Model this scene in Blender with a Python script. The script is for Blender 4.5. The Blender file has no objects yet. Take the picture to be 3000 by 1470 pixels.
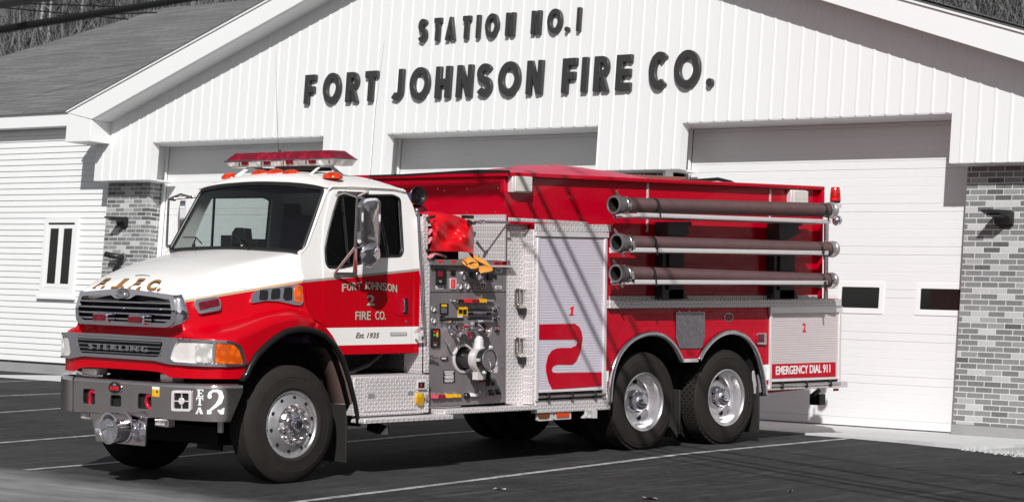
import bpy, bmesh, math, random
import numpy as np
from mathutils import Vector, Matrix
from mathutils.geometry import delaunay_2d_cdt
from mathutils.bvhtree import BVHTree
random.seed(7)
rad = math.radians
scene = bpy.context.scene
COL = scene.collection

# ------------------------------------------------------------------ camera
F_PX = 7500.0                      # focal length in pixels of a 3000 px wide frame
def rotvec(w):
    w = np.array(w, float); th = np.linalg.norm(w)
    if th < 1e-12: return np.eye(3)
    k = w/th; K = np.array([[0,-k[2],k[1]],[k[2],0,-k[0]],[-k[1],k[0],0]])
    return np.eye(3)+math.sin(th)*K+(1-math.cos(th))*K@K
SQ = math.sqrt(.5)
R = rotvec([-0.06028027,-0.01161756,0.06916428]) @ np.array([[SQ,-SQ,0],[0,0,-1],[SQ,SQ,0]])
CW = np.array([-20.585,-17.972,0.357])
TILT = -0.08193232                 # the apron and the truck on it fall towards the street
RT = rotvec([0,TILT,0])
CT = RT.T@CW
cam = bpy.data.cameras.new('camera'); camo = bpy.data.objects.new('camera', cam); COL.objects.link(camo)
cam.sensor_width = 36; cam.lens = F_PX/3000*36; cam.clip_start = 0.1; cam.clip_end = 2000
M = Matrix(((R[0][0],-R[1][0],-R[2][0],CW[0]),(R[0][1],-R[1][1],-R[2][1],CW[1]),(R[0][2],-R[1][2],-R[2][2],CW[2]),(0,0,0,1)))
camo.matrix_world = M
cam.dof.use_dof = True; cam.dof.focus_distance = 26.5; cam.dof.aperture_fstop = 8
scene.camera = camo
# ------------------------------------------------------------------ light
SUN = Vector((1,.78,-.80)).normalized()
world = bpy.data.worlds.new('World'); scene.world = world; world.use_nodes = True
nt = world.node_tree; nt.nodes.clear()
sky = nt.nodes.new('ShaderNodeTexSky'); sky.sky_type = 'NISHITA'; sky.sun_disc = False
el = math.asin(-SUN.z); sky.sun_elevation = el; sky.sun_rotation = math.atan2(-SUN.x,-SUN.y)
sky.air_density = 1.0; sky.dust_density = 0.6; sky.ozone_density = 1.0
hs = nt.nodes.new('ShaderNodeHueSaturation'); hs.inputs['Saturation'].default_value = .22
bg = nt.nodes.new('ShaderNodeBackground'); bg.inputs['Strength'].default_value = 0.066
wo = nt.nodes.new('ShaderNodeOutputWorld')
nt.links.new(sky.outputs[0],hs.inputs['Color']); nt.links.new(hs.outputs[0],bg.inputs[0]); nt.links.new(bg.outputs[0],wo.inputs[0])
sl = bpy.data.lights.new('sun','SUN'); sl.energy = 4.45; sl.angle = rad(.5); sl.color = (1,.99,.975)
so = bpy.data.objects.new('sun',sl); COL.objects.link(so); so.rotation_euler = SUN.to_track_quat('-Z','Y').to_euler(); so.location=(-20,-20,30)
vs = scene.view_settings; scene.display_settings.display_device='sRGB'
vs.view_transform = 'Standard'; vs.look = 'None'; vs.exposure = 0.0; vs.gamma = 1
scene.render.engine='CYCLES'; scene.cycles.max_bounces=8; scene.cycles.transparent_max_bounces=12
scene.cycles.use_denoising = True

# ------------------------------------------------------------------ measuring: a sight line met with a real plane
def _bp(C, RR, px, py, ax, v):
    d = RR@np.array([px-1500,py-735,F_PX]); t=(v-C[ax])/d[ax]; return C+t*d
def WX(px,py,v): return _bp(CW,R.T,px,py,0,v)
def WY(px,py,v): return _bp(CW,R.T,px,py,1,v)
def WZ(px,py,v): return _bp(CW,R.T,px,py,2,v)
TTR = RT.T@R.T
def TX(px,py,v): return _bp(CT,TTR,px,py,0,v)
def TY(px,py,v=0): return _bp(CT,TTR,px,py,1,v)
def TZ(px,py,v): return _bp(CT,TTR,px,py,2,v)
def W_dist(px,py,d):
    v = R.T@np.array([px-1500,py-735,F_PX]); return CW+v/np.linalg.norm(v)*d
GX = [-400,-40,-16,-11,-8,-4.9,0,3.3,4.3,6,400]; GZ=[-1.3,-1.25,-1.25,-1.03,-.785,-.488,0,.268,.33,.392,.4]
def gz(x): return float(np.interp(x,GX,GZ))

# ------------------------------------------------------------------ material helpers
class NT:
    def __init__(s,name):
        s.m = bpy.data.materials.new(name); s.m.use_nodes=True; s.t=s.m.node_tree; s.t.nodes.clear()
        s.out=s.t.nodes.new('ShaderNodeOutputMaterial'); s._geo=None
    def n(s,typ,**kw):
        n=s.t.nodes.new('ShaderNode'+typ)
        for k,v in kw.items(): setattr(n,k,v)
        return n
    def set(s,sock,v):
        if v is None: return
        if hasattr(v,'is_output') or isinstance(v,bpy.types.NodeSocket): s.t.links.new(v,sock)
        else:
            if isinstance(v,(tuple,list)) and len(v)==3 and sock.type=='RGBA': v=(*v,1)
            sock.default_value=v
    def mth(s,op,a,b=None,c=None,clamp=False):
        n=s.n('Math',operation=op,use_clamp=clamp); s.set(n.inputs[0],a)
        if b is not None: s.set(n.inputs[1],b)
        if c is not None: s.set(n.inputs[2],c)
        return n.outputs[0]
    def add(s,a,b): return s.mth('ADD',a,b)
    def sub(s,a,b): return s.mth('SUBTRACT',a,b)
    def mul(s,a,b): return s.mth('MULTIPLY',a,b)
    def gt(s,a,b): return s.mth('GREATER_THAN',a,b)
    def lt(s,a,b): return s.mth('LESS_THAN',a,b)
    def mix(s,f,a,b):
        n=s.n('Mix',data_type='RGBA'); s.set(n.inputs[0],f); s.set(n.inputs[6],a); s.set(n.inputs[7],b); return n.outputs[2]
    def obj(s):
        if s._geo is None: s._geo=s.n('TexCoord').outputs['Object']
        return s._geo
    def xyz(s,v=None):
        n=s.n('SeparateXYZ'); s.set(n.inputs[0],v or s.obj()); return n.outputs
    def scale(s,v,sc):
        n=s.n('Mapping'); s.set(n.inputs[0],v); n.inputs['Scale'].default_value=sc; return n.outputs[0]
    def noise(s,scale,detail=4,rough=.55,v=None,sc=None):
        n=s.n('TexNoise'); vec=v or s.obj()
        if sc: vec=s.scale(vec,sc)
        s.set(n.inputs['Vector'],vec); n.inputs['Scale'].default_value=scale; n.inputs['Detail'].default_value=detail; n.inputs['Roughness'].default_value=rough
        return n.outputs[0]
    def ramp(s,f,stops):
        n=s.n('ValToRGB'); s.set(n.inputs[0],f); e=n.color_ramp.elements
        while len(e)<len(stops): e.new(.5)
        for el_,(p,c) in zip(e,stops):
            el_.position=p; el_.color=(*c,1) if isinstance(c,(tuple,list)) else (c,c,c,1)
        return n.outputs[0]
    def bump(s,h,strength=.3,dist=.01,normal=None):
        n=s.n('Bump'); n.inputs['Strength'].default_value=strength; n.inputs['Distance'].default_value=dist; s.set(n.inputs['Height'],h)
        if normal is not None: s.set(n.inputs['Normal'],normal)
        return n.outputs[0]
    def pbr(s,color,rough=.5,metal=0,normal=None,**kw):
        b=s.n('BsdfPrincipled'); s.set(b.inputs['Base Color'],color); s.set(b.inputs['Roughness'],rough); s.set(b.inputs['Metallic'],metal)
        if normal is not None: s.set(b.inputs['Normal'],normal)
        for k,v in kw.items(): s.set(b.inputs[k.replace('_',' ')],v)
        s.t.links.new(b.outputs[0],s.out.inputs[0]); return b
MATS={}
def plain(name,c,rough=.5,metal=0,var=.12,nscale=9,bump=0,bscale=60,**kw):
    if name in MATS: return MATS[name]
    t=NT(name); c=c if isinstance(c,(tuple,list)) else (c,c,c)
    f=t.noise(nscale,5)
    col=t.mix(f,[max(0,x*(1-var)) for x in c],[min(1,x*(1+var)) for x in c])
    r=t.mth('MULTIPLY_ADD',t.noise(nscale*2.3,3),.25*rough,rough*.87)
    nm=t.bump(t.noise(bscale,3),bump,.004) if bump else None
    t.pbr(col,r,metal,nm,**kw); MATS[name]=t.m; return t.m
def glass(name,tint,alpha_tint=.9,rough=.02):
    if name in MATS: return MATS[name]
    t=NT(name); tr=t.n('BsdfTransparent'); t.set(tr.inputs[0],tint); g=t.n('BsdfGlossy'); g.inputs['Roughness'].default_value=rough
    fr=t.n('Fresnel'); fr.inputs[0].default_value=1.5
    mx=t.n('MixShader'); t.set(mx.inputs[0],t.mth('MULTIPLY_ADD',fr.outputs[0],1.0,.02)); t.t.links.new(tr.outputs[0],mx.inputs[1]); t.t.links.new(g.outputs[0],mx.inputs[2])
    t.t.links.new(mx.outputs[0],t.out.inputs[0]); MATS[name]=t.m; return t.m

# ------------------------------------------------------------------ mesh helpers
def in_loops(x,y,loops):
    c=False
    for lp in loops:
        j=len(lp)-1
        for i in range(len(lp)):
            xi,yi=lp[i][0],lp[i][1];xj,yj=lp[j][0],lp[j][1]
            if (yi>y)!=(yj>y) and x<(xj-xi)*(y-yi)/(yj-yi)+xi: c=not c
            j=i
    return c
def fill(loops):
    """triangles of an outline with holes (even-odd)"""
    pts=[];edges=[];ranges=[]
    for lp in loops:
        o=len(pts);k=len(lp);pts+=[Vector((p[0],p[1])) for p in lp];edges+=[(o+i,o+(i+1)%k) for i in range(k)];ranges.append((o,k))
    vo,eo,fo,ov,oe,of=delaunay_2d_cdt(pts,edges,[],0,1e-6)
    keep=[]
    for f in fo:
        x=sum(vo[i].x for i in f)/len(f);y=sum(vo[i].y for i in f)/len(f)
        if in_loops(x,y,loops): keep.append(tuple(f))
    cnt=set()
    for f in keep:
        for a,b in zip(f,f[1:]+f[:1]): cnt.add((a,b))
    return [(v.x,v.y) for v in vo],keep,[(a,b) for (a,b) in cnt if (b,a) not in cnt]
class MB:
    def __init__(s): s.v=[]; s.f=[]
    def add(s,vs,fs):
        o=len(s.v); s.v+= [tuple(map(float,p)) for p in vs]; s.f+= [tuple(i+o for i in f) for f in fs]; return s
    def box(s,a,b):
        x0,x1=sorted((a[0],b[0]));y0,y1=sorted((a[1],b[1]));z0,z1=sorted((a[2],b[2]))
        return s.add([(x0,y0,z0),(x1,y0,z0),(x1,y1,z0),(x0,y1,z0),(x0,y0,z1),(x1,y0,z1),(x1,y1,z1),(x0,y1,z1)],
              [(0,3,2,1),(4,5,6,7),(0,1,5,4),(1,2,6,5),(2,3,7,6),(3,0,4,7)])
    def beam(s,p,q,w,h,up=(0,0,1)):
        p=Vector(p);q=Vector(q);d=(q-p).normalized();u=Vector(up);r=d.cross(u)
        if r.length<1e-4: r=d.cross(Vector((1,0,0)))
        r.normalize();u=r.cross(d)
        c=[(-1,-1),(1,-1),(1,1),(-1,1)]
        vs=[p+r*(a*w/2)+u*(b*h/2) for a,b in c]+[q+r*(a*w/2)+u*(b*h/2) for a,b in c]
        return s.add(vs,[(3,2,1,0),(4,5,6,7),(0,1,5,4),(1,2,6,5),(2,3,7,6),(3,0,4,7)])
    def grid(s,rows,closed_u=False,closed_v=False):
        n=len(rows);m=len(rows[0]);vs=[p for r in rows for p in r];fs=[]
        for i in range(n if closed_u else n-1):
            for j in range(m if closed_v else m-1):
                a=i*m+j;b=i*m+(j+1)%m;c=((i+1)%n)*m+(j+1)%m;d=((i+1)%n)*m+j
                fs.append((a,b,c,d))
        return s.add(vs,fs)
    def tube(s,path,r,n=10,cap=True,closed=False):
        P=[Vector(p) for p in path]; k=len(P); rr=r if isinstance(r,(list,tuple)) else [r]*k
        rows=[];prev=None
        for i,p in enumerate(P):
            if closed: d=(P[(i+1)%k]-P[i-1]).normalized()
            else: d=(P[min(i+1,k-1)]-P[max(i-1,0)]).normalized()
            if prev is None:
                u=d.orthogonal().normalized()
            else:
                u=prev-d*prev.dot(d); u=u.normalized() if u.length>1e-6 else d.orthogonal().normalized()
            prev=u; w=d.cross(u)
            rows.append([p+(u*math.cos(2*math.pi*j/n)+w*math.sin(2*math.pi*j/n))*rr[i] for j in range(n)])
        o=len(s.v); s.grid(rows,closed_u=closed,closed_v=True)
        if cap and not closed:
            s.f.append(tuple(o+j for j in range(n))[::-1]); s.f.append(tuple(o+(k-1)*n+j for j in range(n)))
        return s
    def lathe(s,c,axis,prof,n=32,start=None):
        c=Vector(c);a=Vector(axis).normalized();u=a.orthogonal().normalized()
        if abs(a.z)<.9:
            u=(Vector((0,0,1))-a*a.z).normalized()
        w=a.cross(u);rows=[]
        for d,r in prof:
            rows.append([c+a*d+(u*math.cos(2*math.pi*j/n)+w*math.sin(2*math.pi*j/n))*max(r,1e-5) for j in range(n)])
        return s.grid(rows,closed_v=True)
    def cyl(s,c,axis,r,h,n=24):
        return s.lathe(c,axis,[(0,0),(0,r),(h,r),(h,0)],n)
    def plate(s,outer,holes,mp,t0,t1):
        """flat shape with holes given in (u,v), mapped by mp(u,v,t) and given thickness t0..t1"""
        vo,fo,bd=fill([list(outer)]+[list(h) for h in holes]); nv=len(vo)
        vs=[mp(x,y,t0) for x,y in vo]+[mp(x,y,t1) for x,y in vo]
        fs=list(fo)+[tuple(i+nv for i in f)[::-1] for f in fo]+[(b,a,a+nv,b+nv) for a,b in bd]
        return s.add(vs,fs)
    def build(s,name,mat,parent=None,smooth=None,bevel=0,seg=2,subsurf=0,fix=True,solid=0):
        me=bpy.data.meshes.new(name); me.from_pydata(s.v,[],s.f); me.update()
        bm=bmesh.new(); bm.from_mesh(me)
        if fix:
            bmesh.ops.remove_doubles(bm,verts=bm.verts,dist=1e-5)
            bmesh.ops.recalc_face_normals(bm,faces=bm.faces)
        bm.to_mesh(me); bm.free()
        for m in (mat if isinstance(mat,(list,tuple)) else [mat]): me.materials.append(m)
        o=bpy.data.objects.new(name,me); COL.objects.link(o)
        if parent is not None: o.parent=parent
        if solid:
            md=o.modifiers.new('solid','SOLIDIFY'); md.thickness=solid; md.offset=0
        if bevel:
            md=o.modifiers.new('bevel','BEVEL'); md.width=bevel; md.segments=seg; md.limit_method='ANGLE'; md.angle_limit=rad(35); md.harden_normals=False
        if subsurf:
            md=o.modifiers.new('sub','SUBSURF'); md.levels=subsurf; md.render_levels=subsurf
        if smooth is not None:
            me.polygons.foreach_set('use_smooth',[True]*len(me.polygons))
            try: me.set_sharp_from_angle(angle=rad(smooth))
            except Exception: pass
        elif bevel:
            me.polygons.foreach_set('use_smooth',[True]*len(me.polygons))
            try: me.set_sharp_from_angle(angle=rad(32))
            except Exception: pass
        return o
def tag(o,label=None,cat=None,group=None,kind=None):
    if label: o['label']=label
    if cat: o['category']=cat
    if group: o['group']=group
    if kind: o['kind']=kind
    return o
def empty(name,loc=(0,0,0),rot=(0,0,0),parent=None):
    o=bpy.data.objects.new(name,None); COL.objects.link(o); o.location=loc; o.rotation_euler=rot; o.empty_display_size=.2
    if parent: o.parent=parent
    return o
def rrect(x0,y0,x1,y1,r,n=5):
    if x1<x0:x0,x1=x1,x0
    if y1<y0:y0,y1=y1,y0
    r=min(r,(x1-x0)/2.01,(y1-y0)/2.01); out=[]
    for cx,cy,a0 in ((x1-r,y1-r,0),(x0+r,y1-r,90),(x0+r,y0+r,180),(x1-r,y0+r,270)):
        for i in range(n+1):
            a=rad(a0+90*i/n); out.append((cx+r*math.cos(a),cy+r*math.sin(a)))
    return out
def ell(cx,cy,rx,ry,n=28): return [(cx+rx*math.cos(2*math.pi*i/n),cy+ry*math.sin(2*math.pi*i/n)) for i in range(n)]
def rpoly(pts,r,n=4):
    """polygon with rounded corners"""
    out=[];k=len(pts)
    for i in range(k):
        p=Vector(pts[i]);a=Vector(pts[i-1]);b=Vector(pts[(i+1)%k])
        d1=(a-p);d2=(b-p);l=min(r,d1.length*.45,d2.length*.45)
        q1=p+d1.normalized()*l;q2=p+d2.normalized()*l
        for j in range(n+1):
            t=j/n; v=q1*(1-t)**2+p*2*t*(1-t)+q2*t*t; out.append((v.x,v.y))
    return out
def strip(path,w):
    """polyline thickened to one outline; w number or list"""
    P=[Vector((p[0],p[1])) for p in path];k=len(P);W=w if isinstance(w,(list,tuple)) else [w]*k;L=[];Rr=[]
    for i,p in enumerate(P):
        d=(P[min(i+1,k-1)]-P[max(i-1,0)]).normalized();nrm=Vector((-d.y,d.x))
        L.append(p+nrm*W[i]/2);Rr.append(p-nrm*W[i]/2)
    return [(v.x,v.y) for v in L+Rr[::-1]]
def arc(cx,cy,rx,ry,a0,a1,n=12): return [(cx+rx*math.cos(rad(a0+(a1-a0)*i/n)),cy+ry*math.sin(rad(a0+(a1-a0)*i/n))) for i in range(n+1)]
def text_shape(body,offset=0,spacing=1.0):
    """flat outline mesh of a word in the built-in font: verts (u,v) and faces, normalised to height of a capital = 1"""
    c=bpy.data.curves.new('lettering','FONT'); c.body=body; c.size=1; c.offset=offset; c.space_character=spacing; c.resolution_u=4
    o=bpy.data.objects.new('lettering',c); COL.objects.link(o); bpy.context.view_layer.update()
    me=bpy.data.meshes.new_from_object(o); vs=[tuple(v.co)[:2] for v in me.vertices]; fs=[tuple(p.vertices) for p in me.polygons]
    bpy.data.objects.remove(o); bpy.data.meshes.remove(me); bpy.data.curves.remove(c)
    return vs,fs
def text_on(mb,body,quad,t=.003,offset=.01,spacing=1.0,shear=0,bend=0,back=0):
    """lay a word into a quadrilateral (bottom-left, bottom-right, top-right, top-left) given as 3D points; thin raised letters"""
    vs,fs=text_shape(body,offset,spacing); V=np.array(vs); mn=V.min(0);mx=V.max(0)
    bl,br,tr,tl=[Vector(q) for q in quad]; nrm=(br-bl).cross(tl-bl).normalized()
    def mp(p,d):
        u=(p[0]-mn[0])/(mx[0]-mn[0]); v=(p[1]-mn[1])/max(mx[1]-mn[1],1e-6); u2=u+shear*(v-.5)
        q=(bl*(1-u2)+br*u2)*(1-v)+(tl*(1-u2)+tr*u2)*v
        return q+(tl-bl)*(bend*(1-(2*u-1)**2))+nrm*d
    edge={}
    for f in fs:
        for a,b in zip(f,f[1:]+f[:1]): edge[(a,b)]=edge.get((a,b),0)+1
    n=len(vs); P=[mp(p,t) for p in vs]+[mp(p,-back) for p in vs]
    F=list(fs)+[tuple(i+n for i in f)[::-1] for f in fs]
    for (a,b) in edge:
        if (b,a) not in edge: F.append((a,a+n,b+n,b))
    return mb.add(P,F)
# ------------------------------------------------------------------ materials of the place
def m_asphalt():
    t=NT('asphalt'); o=t.obj(); x,y,z=t.xyz()
    n1=t.noise(1.2,6,.65,sc=(1,.4,1)); n2=t.noise(9,6,.7); n3=t.noise(55,4,.75); n4=t.noise(.35,4,.6); st=t.noise(3.0,5,.7,sc=(.25,2.2,1))
    base=t.ramp(n1,[(.3,(.021,.021,.0215)),(.7,(.048,.048,.049))])
    base=t.mix(t.mul(t.ramp(st,[(.54,0),(.70,1)]),.6),base,(.12,.12,.12))
    base=t.mix(t.mul(t.ramp(n2,[(.40,0),(.70,1)]),.5),base,(.080,.080,.081))
    base=t.mix(t.ramp(n3,[(.58,0),(.72,.7)]),base,(.16,.16,.16))
    # worn pale strip where the lot meets the street
    edge=t.add(t.add(x,t.mul(y,-.055)),t.mul(t.sub(t.noise(1.6,5,.7,sc=(1,.5,1)),.5),.9))
    f=t.ramp(t.mth('MULTIPLY_ADD',edge,-1.3,-7.6),[(0,0),(1,1)])
    road=t.ramp(t.noise(2.5,6,.65,sc=(1.4,.3,1)),[(.3,(.13,.13,.13)),(.7,(.28,.28,.28))])
    col=t.mix(f,base,t.mix(t.ramp(n3,[(.6,0),(.8,.6)]),road,(.3,.3,.3)))
    h=t.add(t.mul(n3,.6),t.mul(n2,.4))
    t.pbr(col,t.mth('MULTIPLY_ADD',n2,.2,.78),0,t.bump(h,.6,.010),Specular_IOR_Level=.08); return t.m
def m_brick():
    t=NT('brick'); x,y,z=t.xyz(); c=t.n('CombineXYZ'); t.set(c.inputs[0],t.add(x,y)); t.set(c.inputs[1],z)
    b=t.n('TexBrick'); t.set(b.inputs['Vector'],c.outputs[0]); b.inputs['Scale'].default_value=1; b.inputs['Brick Width'].default_value=.240
    b.inputs['Row Height'].default_value=.0700; b.inputs['Mortar Size'].default_value=.0068; b.inputs['Mortar Smooth'].default_value=.15; b.inputs['Bias'].default_value=0
    b.inputs['Color1'].default_value=(0,0,0,1); b.inputs['Color2'].default_value=(1,1,1,1); b.offset=.5
    tone=t.ramp(b.outputs['Color'],[(0,(.035,)*3),(.07,(.05,)*3),(.11,(.125,)*3),(.5,(.17,)*3),(.72,(.215,)*3),(.80,(.27,)*3),(.86,(.48,)*3),(1,(.58,)*3)])
    n=t.noise(30,5,.65,v=c.outputs[0]); tone=t.mix(.75,tone,t.mix(n,t.mix(.45,tone,(.02,.02,.02)),t.mix(.25,tone,(.7,.7,.7))))
    mort=t.mix(t.noise(22,4,.6),(.50,.50,.50),(.68,.68,.68))
    col=t.mix(b.outputs['Fac'],tone,mort)
    h=t.sub(t.mul(t.noise(70,3),.25),t.mul(b.outputs['Fac'],1))
    t.pbr(col,.85,0,t.bump(h,.7,.006)); return t.m
def m_white(name,c=.8,dirt=.06):
    t=NT(name); n=t.noise(1.3,5,.6,sc=(1,1,.35)); n2=t.noise(26,4,.6)
    col=t.mix(n,(c*(1-dirt),)*3,(c,)*3); col=t.mix(t.ramp(n2,[(.66,0),(.8,.16)]),col,(.45,.45,.45))
    t.pbr(col,t.mth('MULTIPLY_ADD',n,.15,.38),0,t.bump(t.noise(6,2),.05,.01)); return t.m
def m_shingle():
    t=NT('shingles'); x,y,z=t.xyz(); c=t.n('CombineXYZ'); t.set(c.inputs[0],y); t.set(c.inputs[1],t.mul(x,1.08))
    b=t.n('TexBrick'); t.set(b.inputs['Vector'],c.outputs[0]); b.inputs['Scale'].default_value=1; b.inputs['Brick Width'].default_value=.95; b.inputs['Row Height'].default_value=.145
    b.inputs['Mortar Size'].default_value=.022; b.inputs['Mortar Smooth'].default_value=.6; b.inputs['Color1'].default_value=(.11,.11,.112,1); b.inputs['Color2'].default_value=(.21,.21,.213,1); b.inputs['Mortar'].default_value=(.05,.05,.05,1)
    n=t.noise(.9,5,.6,sc=(1,.35,1)); n2=t.noise(60,3,.6)
    col=t.mix(t.mul(t.ramp(n,[(.35,1),(.6,0)]),.5),b.outputs['Color'],(.06,.06,.06)); col=t.mix(t.mul(n2,.4),col,(.27,.27,.27))
    t.pbr(col,.9,0,t.bump(t.sub(n2,t.mul(b.outputs['Fac'],1.2)),.6,.012)); return t.m
def m_concrete(name,a,b):
    t=NT(name); n=t.noise(1.8,6,.65); n2=t.noise(45,4,.6)
    col=t.mix(n,(a,)*3,(b,)*3); col=t.mix(t.ramp(n2,[(.58,0),(.8,.4)]),col,(a*.55,)*3)
    t.pbr(col,.85,0,t.bump(n2,.4,.006)); return t.m
A_ASPH=m_asphalt(); A_BRICK=m_brick(); A_SIDE=m_white('white_siding',.78); A_TRIM=m_white('white_trim',.80,.03); A_DOOR=m_white('white_door',.76,.04)
A_SHIN=m_shingle(); A_CONC=m_concrete('pale_concrete',.50,.66); A_FOUND=m_concrete('grey_foundation',.22,.36)
A_LINE=(lambda t:(t.pbr(t.mix(t.ramp(t.noise(9,6,.75),[(.38,0),(.62,1)]),(.16,.16,.16),(.52,.52,.52)),.8),t.m)[1])(NT('worn_line_paint'))
A_DARK=plain('charcoal_letter',.035,.35,0,.15,4); A_BLACK=plain('black_metal',.015,.4); A_WINDARK=plain('dark_window_glass',.012,.06,0,.3,2)
A_RUB=plain('black_rubber',.018,.7,0,.3,14,.2,80)

# ------------------------------------------------------------------ ground
def ground_sheet(name,mat,xs,ys,off,thick=None):
    mb=MB(); mb.grid([[(x,y,gz(x)+off) for y in ys] for x in xs]); return mb.build(name,mat)
xs=sorted(set(list(np.linspace(-400,-50,8))+list(np.linspace(-40,-9,30))+list(np.linspace(-8.5,6,50))+[14]+[400]))
tag(ground_sheet('parking_lot',A_ASPH,xs,[-400,-60,-20,0,20,60,400],0),kind='structure')
# concrete apron in front of the doors, edge as in the picture
ap=MB(); ys=list(np.linspace(-2.2,0,8))+list(np.linspace(.6,17.2,20))
def ax(y): return 3.30 if y>=-.2 else 3.30-.21*(-.2-y)
rows=[]
for k in range(6):
    rows.append([(ax(y)+(5.75-ax(y))*k/5+ (0.02*math.sin(y*5) if k==0 else 0),y,(.272+(.395-.272)*k/5)+.02) for y in ys])
ap.grid(rows); ap.grid([[(p[0],p[1],p[2]-.06) for p in rows[0]],rows[0]])
ap.grid([[(r[0][0],r[0][1],r[0][2]-.3) for r in rows],[r[0] for r in rows]])
tag(ap.build('concrete_apron',A_CONC),kind='structure')
def stripe(p,q,w=.1):
    mb=MB(); n=24; d=Vector((q[0]-p[0],q[1]-p[1])).normalized(); nr=Vector((-d.y,d.x))*w/2; L=[];Rr=[]
    for i in range(n+1):
        x=p[0]+(q[0]-p[0])*i/n; y=p[1]+(q[1]-p[1])*i/n; j=.006*math.sin(i*2.3)+.004*math.sin(i*5.1)
        L.append((x+nr.x,y+nr.y+j,gz(x+nr.x)+.004)); Rr.append((x-nr.x,y-nr.y+j*.5,gz(x-nr.x)+.004))
    mb.grid([L,Rr]); return tag(mb.build('parking_line',A_LINE),kind='structure')
stripe((-6.75,-1.30),(3.25,-.22),.105)
for p,q in (((-5.9,2.88),(3.2,3.28)),((-5.9,5.65),(3.2,6.05)),((-5.6,9.38),(3.2,9.75)),((-5.0,11.85),(3.2,12.45)),((-5,15.0),(3.4,15.6))): stripe(p,q,.1)
# pale dry gravel and grass tuft by the right pillar
mb=MB(); rs=random.Random(3)
for i in range(900):
    a=rs.random(); y=-2.0-2.2*a; x=2.95-.42*rs.random()*(.4+a)-.18*(-y-2.0)+rs.uniform(-.05,.05)+.25*(rs.random()**3); s=rs.uniform(.008,.028); z=gz(x)+.004
    if rs.random()<.35:
        dx,dy=rs.uniform(-.03,.03),rs.uniform(-.03,.03); h=rs.uniform(.03,.09); mb.add([(x-.003,y,z),(x+.003,y+.002,z),(x+dx,y+dy,z+h)],[(0,1,2)])
    else:
        mb.add([(x-s,y,z),(x,y-s,z),(x+s,y,z),(x,y+s,z),(x+s*.2,y,z+s*.8)],[(0,1,4),(1,2,4),(2,3,4),(3,0,4)])
tag(mb.build('gravel',plain('dry_gravel',.42,.9,0,.4,25)),kind='stuff')
mb=MB(); g=[(2.1,-4.6,gz(2.1)+.006),(2.9,-2.05,gz(2.9)+.006),(3.6,-2.2,gz(3.6)+.008),(3.6,-8,gz(3.6)+.008),(1.6,-8,gz(1.6)+.006)]
mb.add(g,[(0,1,2,3,4)]); tag(mb.build('gravel_ground',m_concrete('pale_gravel',.3,.5)),kind='structure')

# ------------------------------------------------------------------ fire station
XF=5.0; XB=5.30; XD=5.58; ZL=4.262; ZS=3.645
YL,YR=17.04,-6.5
OPEN=[(-.14,4.14),(5.64,9.88),(11.30,15.51)]
XO=4.59                                    # face of the rake boards
def rake_line(p,q):
    a,b=WX(*p,XO),WX(*q,XO); m=(b[2]-a[2])/(b[1]-a[1]); return lambda y: a[2]+m*(y-a[1])
RL=rake_line((268,350),(893,0)); RR_=rake_line((3000,183),(2400,0)); UL=rake_line((198,331),(796,0)); UR=rake_line((3000,99),(2640,0))
YRIDGE=float(min(np.linspace(4,11,1401),key=lambda y:abs(RL(y)-RR_(y))))
YC0=float(WX(198,331,XO)[1]); YC1=float(WX(268,350,XO)[1])
def ztop(y): return min(RL(y),RR_(y))
station=tag(empty('fire_station',(XF,7.7,.4)),'white gabled fire station with brick pillars and three garage bays','building')
def sp(o): o.parent=station; o.location=(-XF,-7.7,-.4); return o
PITCH=.2285
def siding_face():
    """white ribbed metal front with real ribs, open over the three bays"""
    brk=set()
    for a,b in OPEN: brk|={a,b}
    prof=[(0,0),(PITCH-.05,0),(PITCH-.04,-.009),(PITCH-.014,-.009),(PITCH-.004,0)]
    pts={}
    y=YL; k=0
    base=YL
    while y>YR:
        for u,d in prof:
            yy=base-k*PITCH-u
            if yy>=YR: pts[round(yy,5)]=d
        k+=1; y=base-k*PITCH
    ysr=sorted(pts)
    def depth(v):
        return float(np.interp(v,ysr,[pts[q] for q in ysr]))
    allY=sorted(set(ysr)|brk|{YR,YL,YRIDGE}); mb=MB()
    for a,b in zip(allY[:-1],allY[1:]):
        m=(a+b)/2; zb=ZS
        for o,p in OPEN:
            if o<m<p: zb=ZL
        da,db=XF+depth(a),XF+depth(b)
        mb.add([(da,a,zb),(db,b,zb),(db,b,ztop(b)+.02),(da,a,ztop(a)+.02)],[(3,2,1,0)])
    return mb
sp(siding_face().build('wall',A_SIDE,fix=True))
# back of the siding box: soffits under it, returns at the openings
mb=MB(); t=.14
for i,(a,b) in enumerate([(OPEN[2][1],YL),(OPEN[1][1],OPEN[2][0]),(OPEN[0][1],OPEN[1][0]),(YR,OPEN[0][0])]):
    mb.box((XF+.002,a+.003,ZS-.004),(XF+t,b-.003,ZL+.02))
mb.box((XF+.006,YR,ZL+.021),(XF+t,YL,ZL+.3))
sp(mb.build('wall_core',A_SIDE))
mb=MB()
for a,b in OPEN: mb.box((XF+.004,a-.004,ZL-.012),(XF+.62,b+.36,ZL+.015))
mb.box((XF+.15,OPEN[2][1]+.0,ZS-.006),(XF+.50,YL-.005,ZS+.02)); mb.box((XF+.15,YR,ZS-.006),(XF+.50,OPEN[0][0]-.05,ZS+.02))
mb.box((XF+.15,OPEN[1][1]+.1,ZS-.006),(XF+.50,OPEN[2][0]-.1,ZS+.02)); mb.box((XF+.15,OPEN[0][1]+.1,ZS-.006),(XF+.50,OPEN[1][0]-.1,ZS+.02))
sp(mb.build('soffit',A_TRIM))
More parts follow.
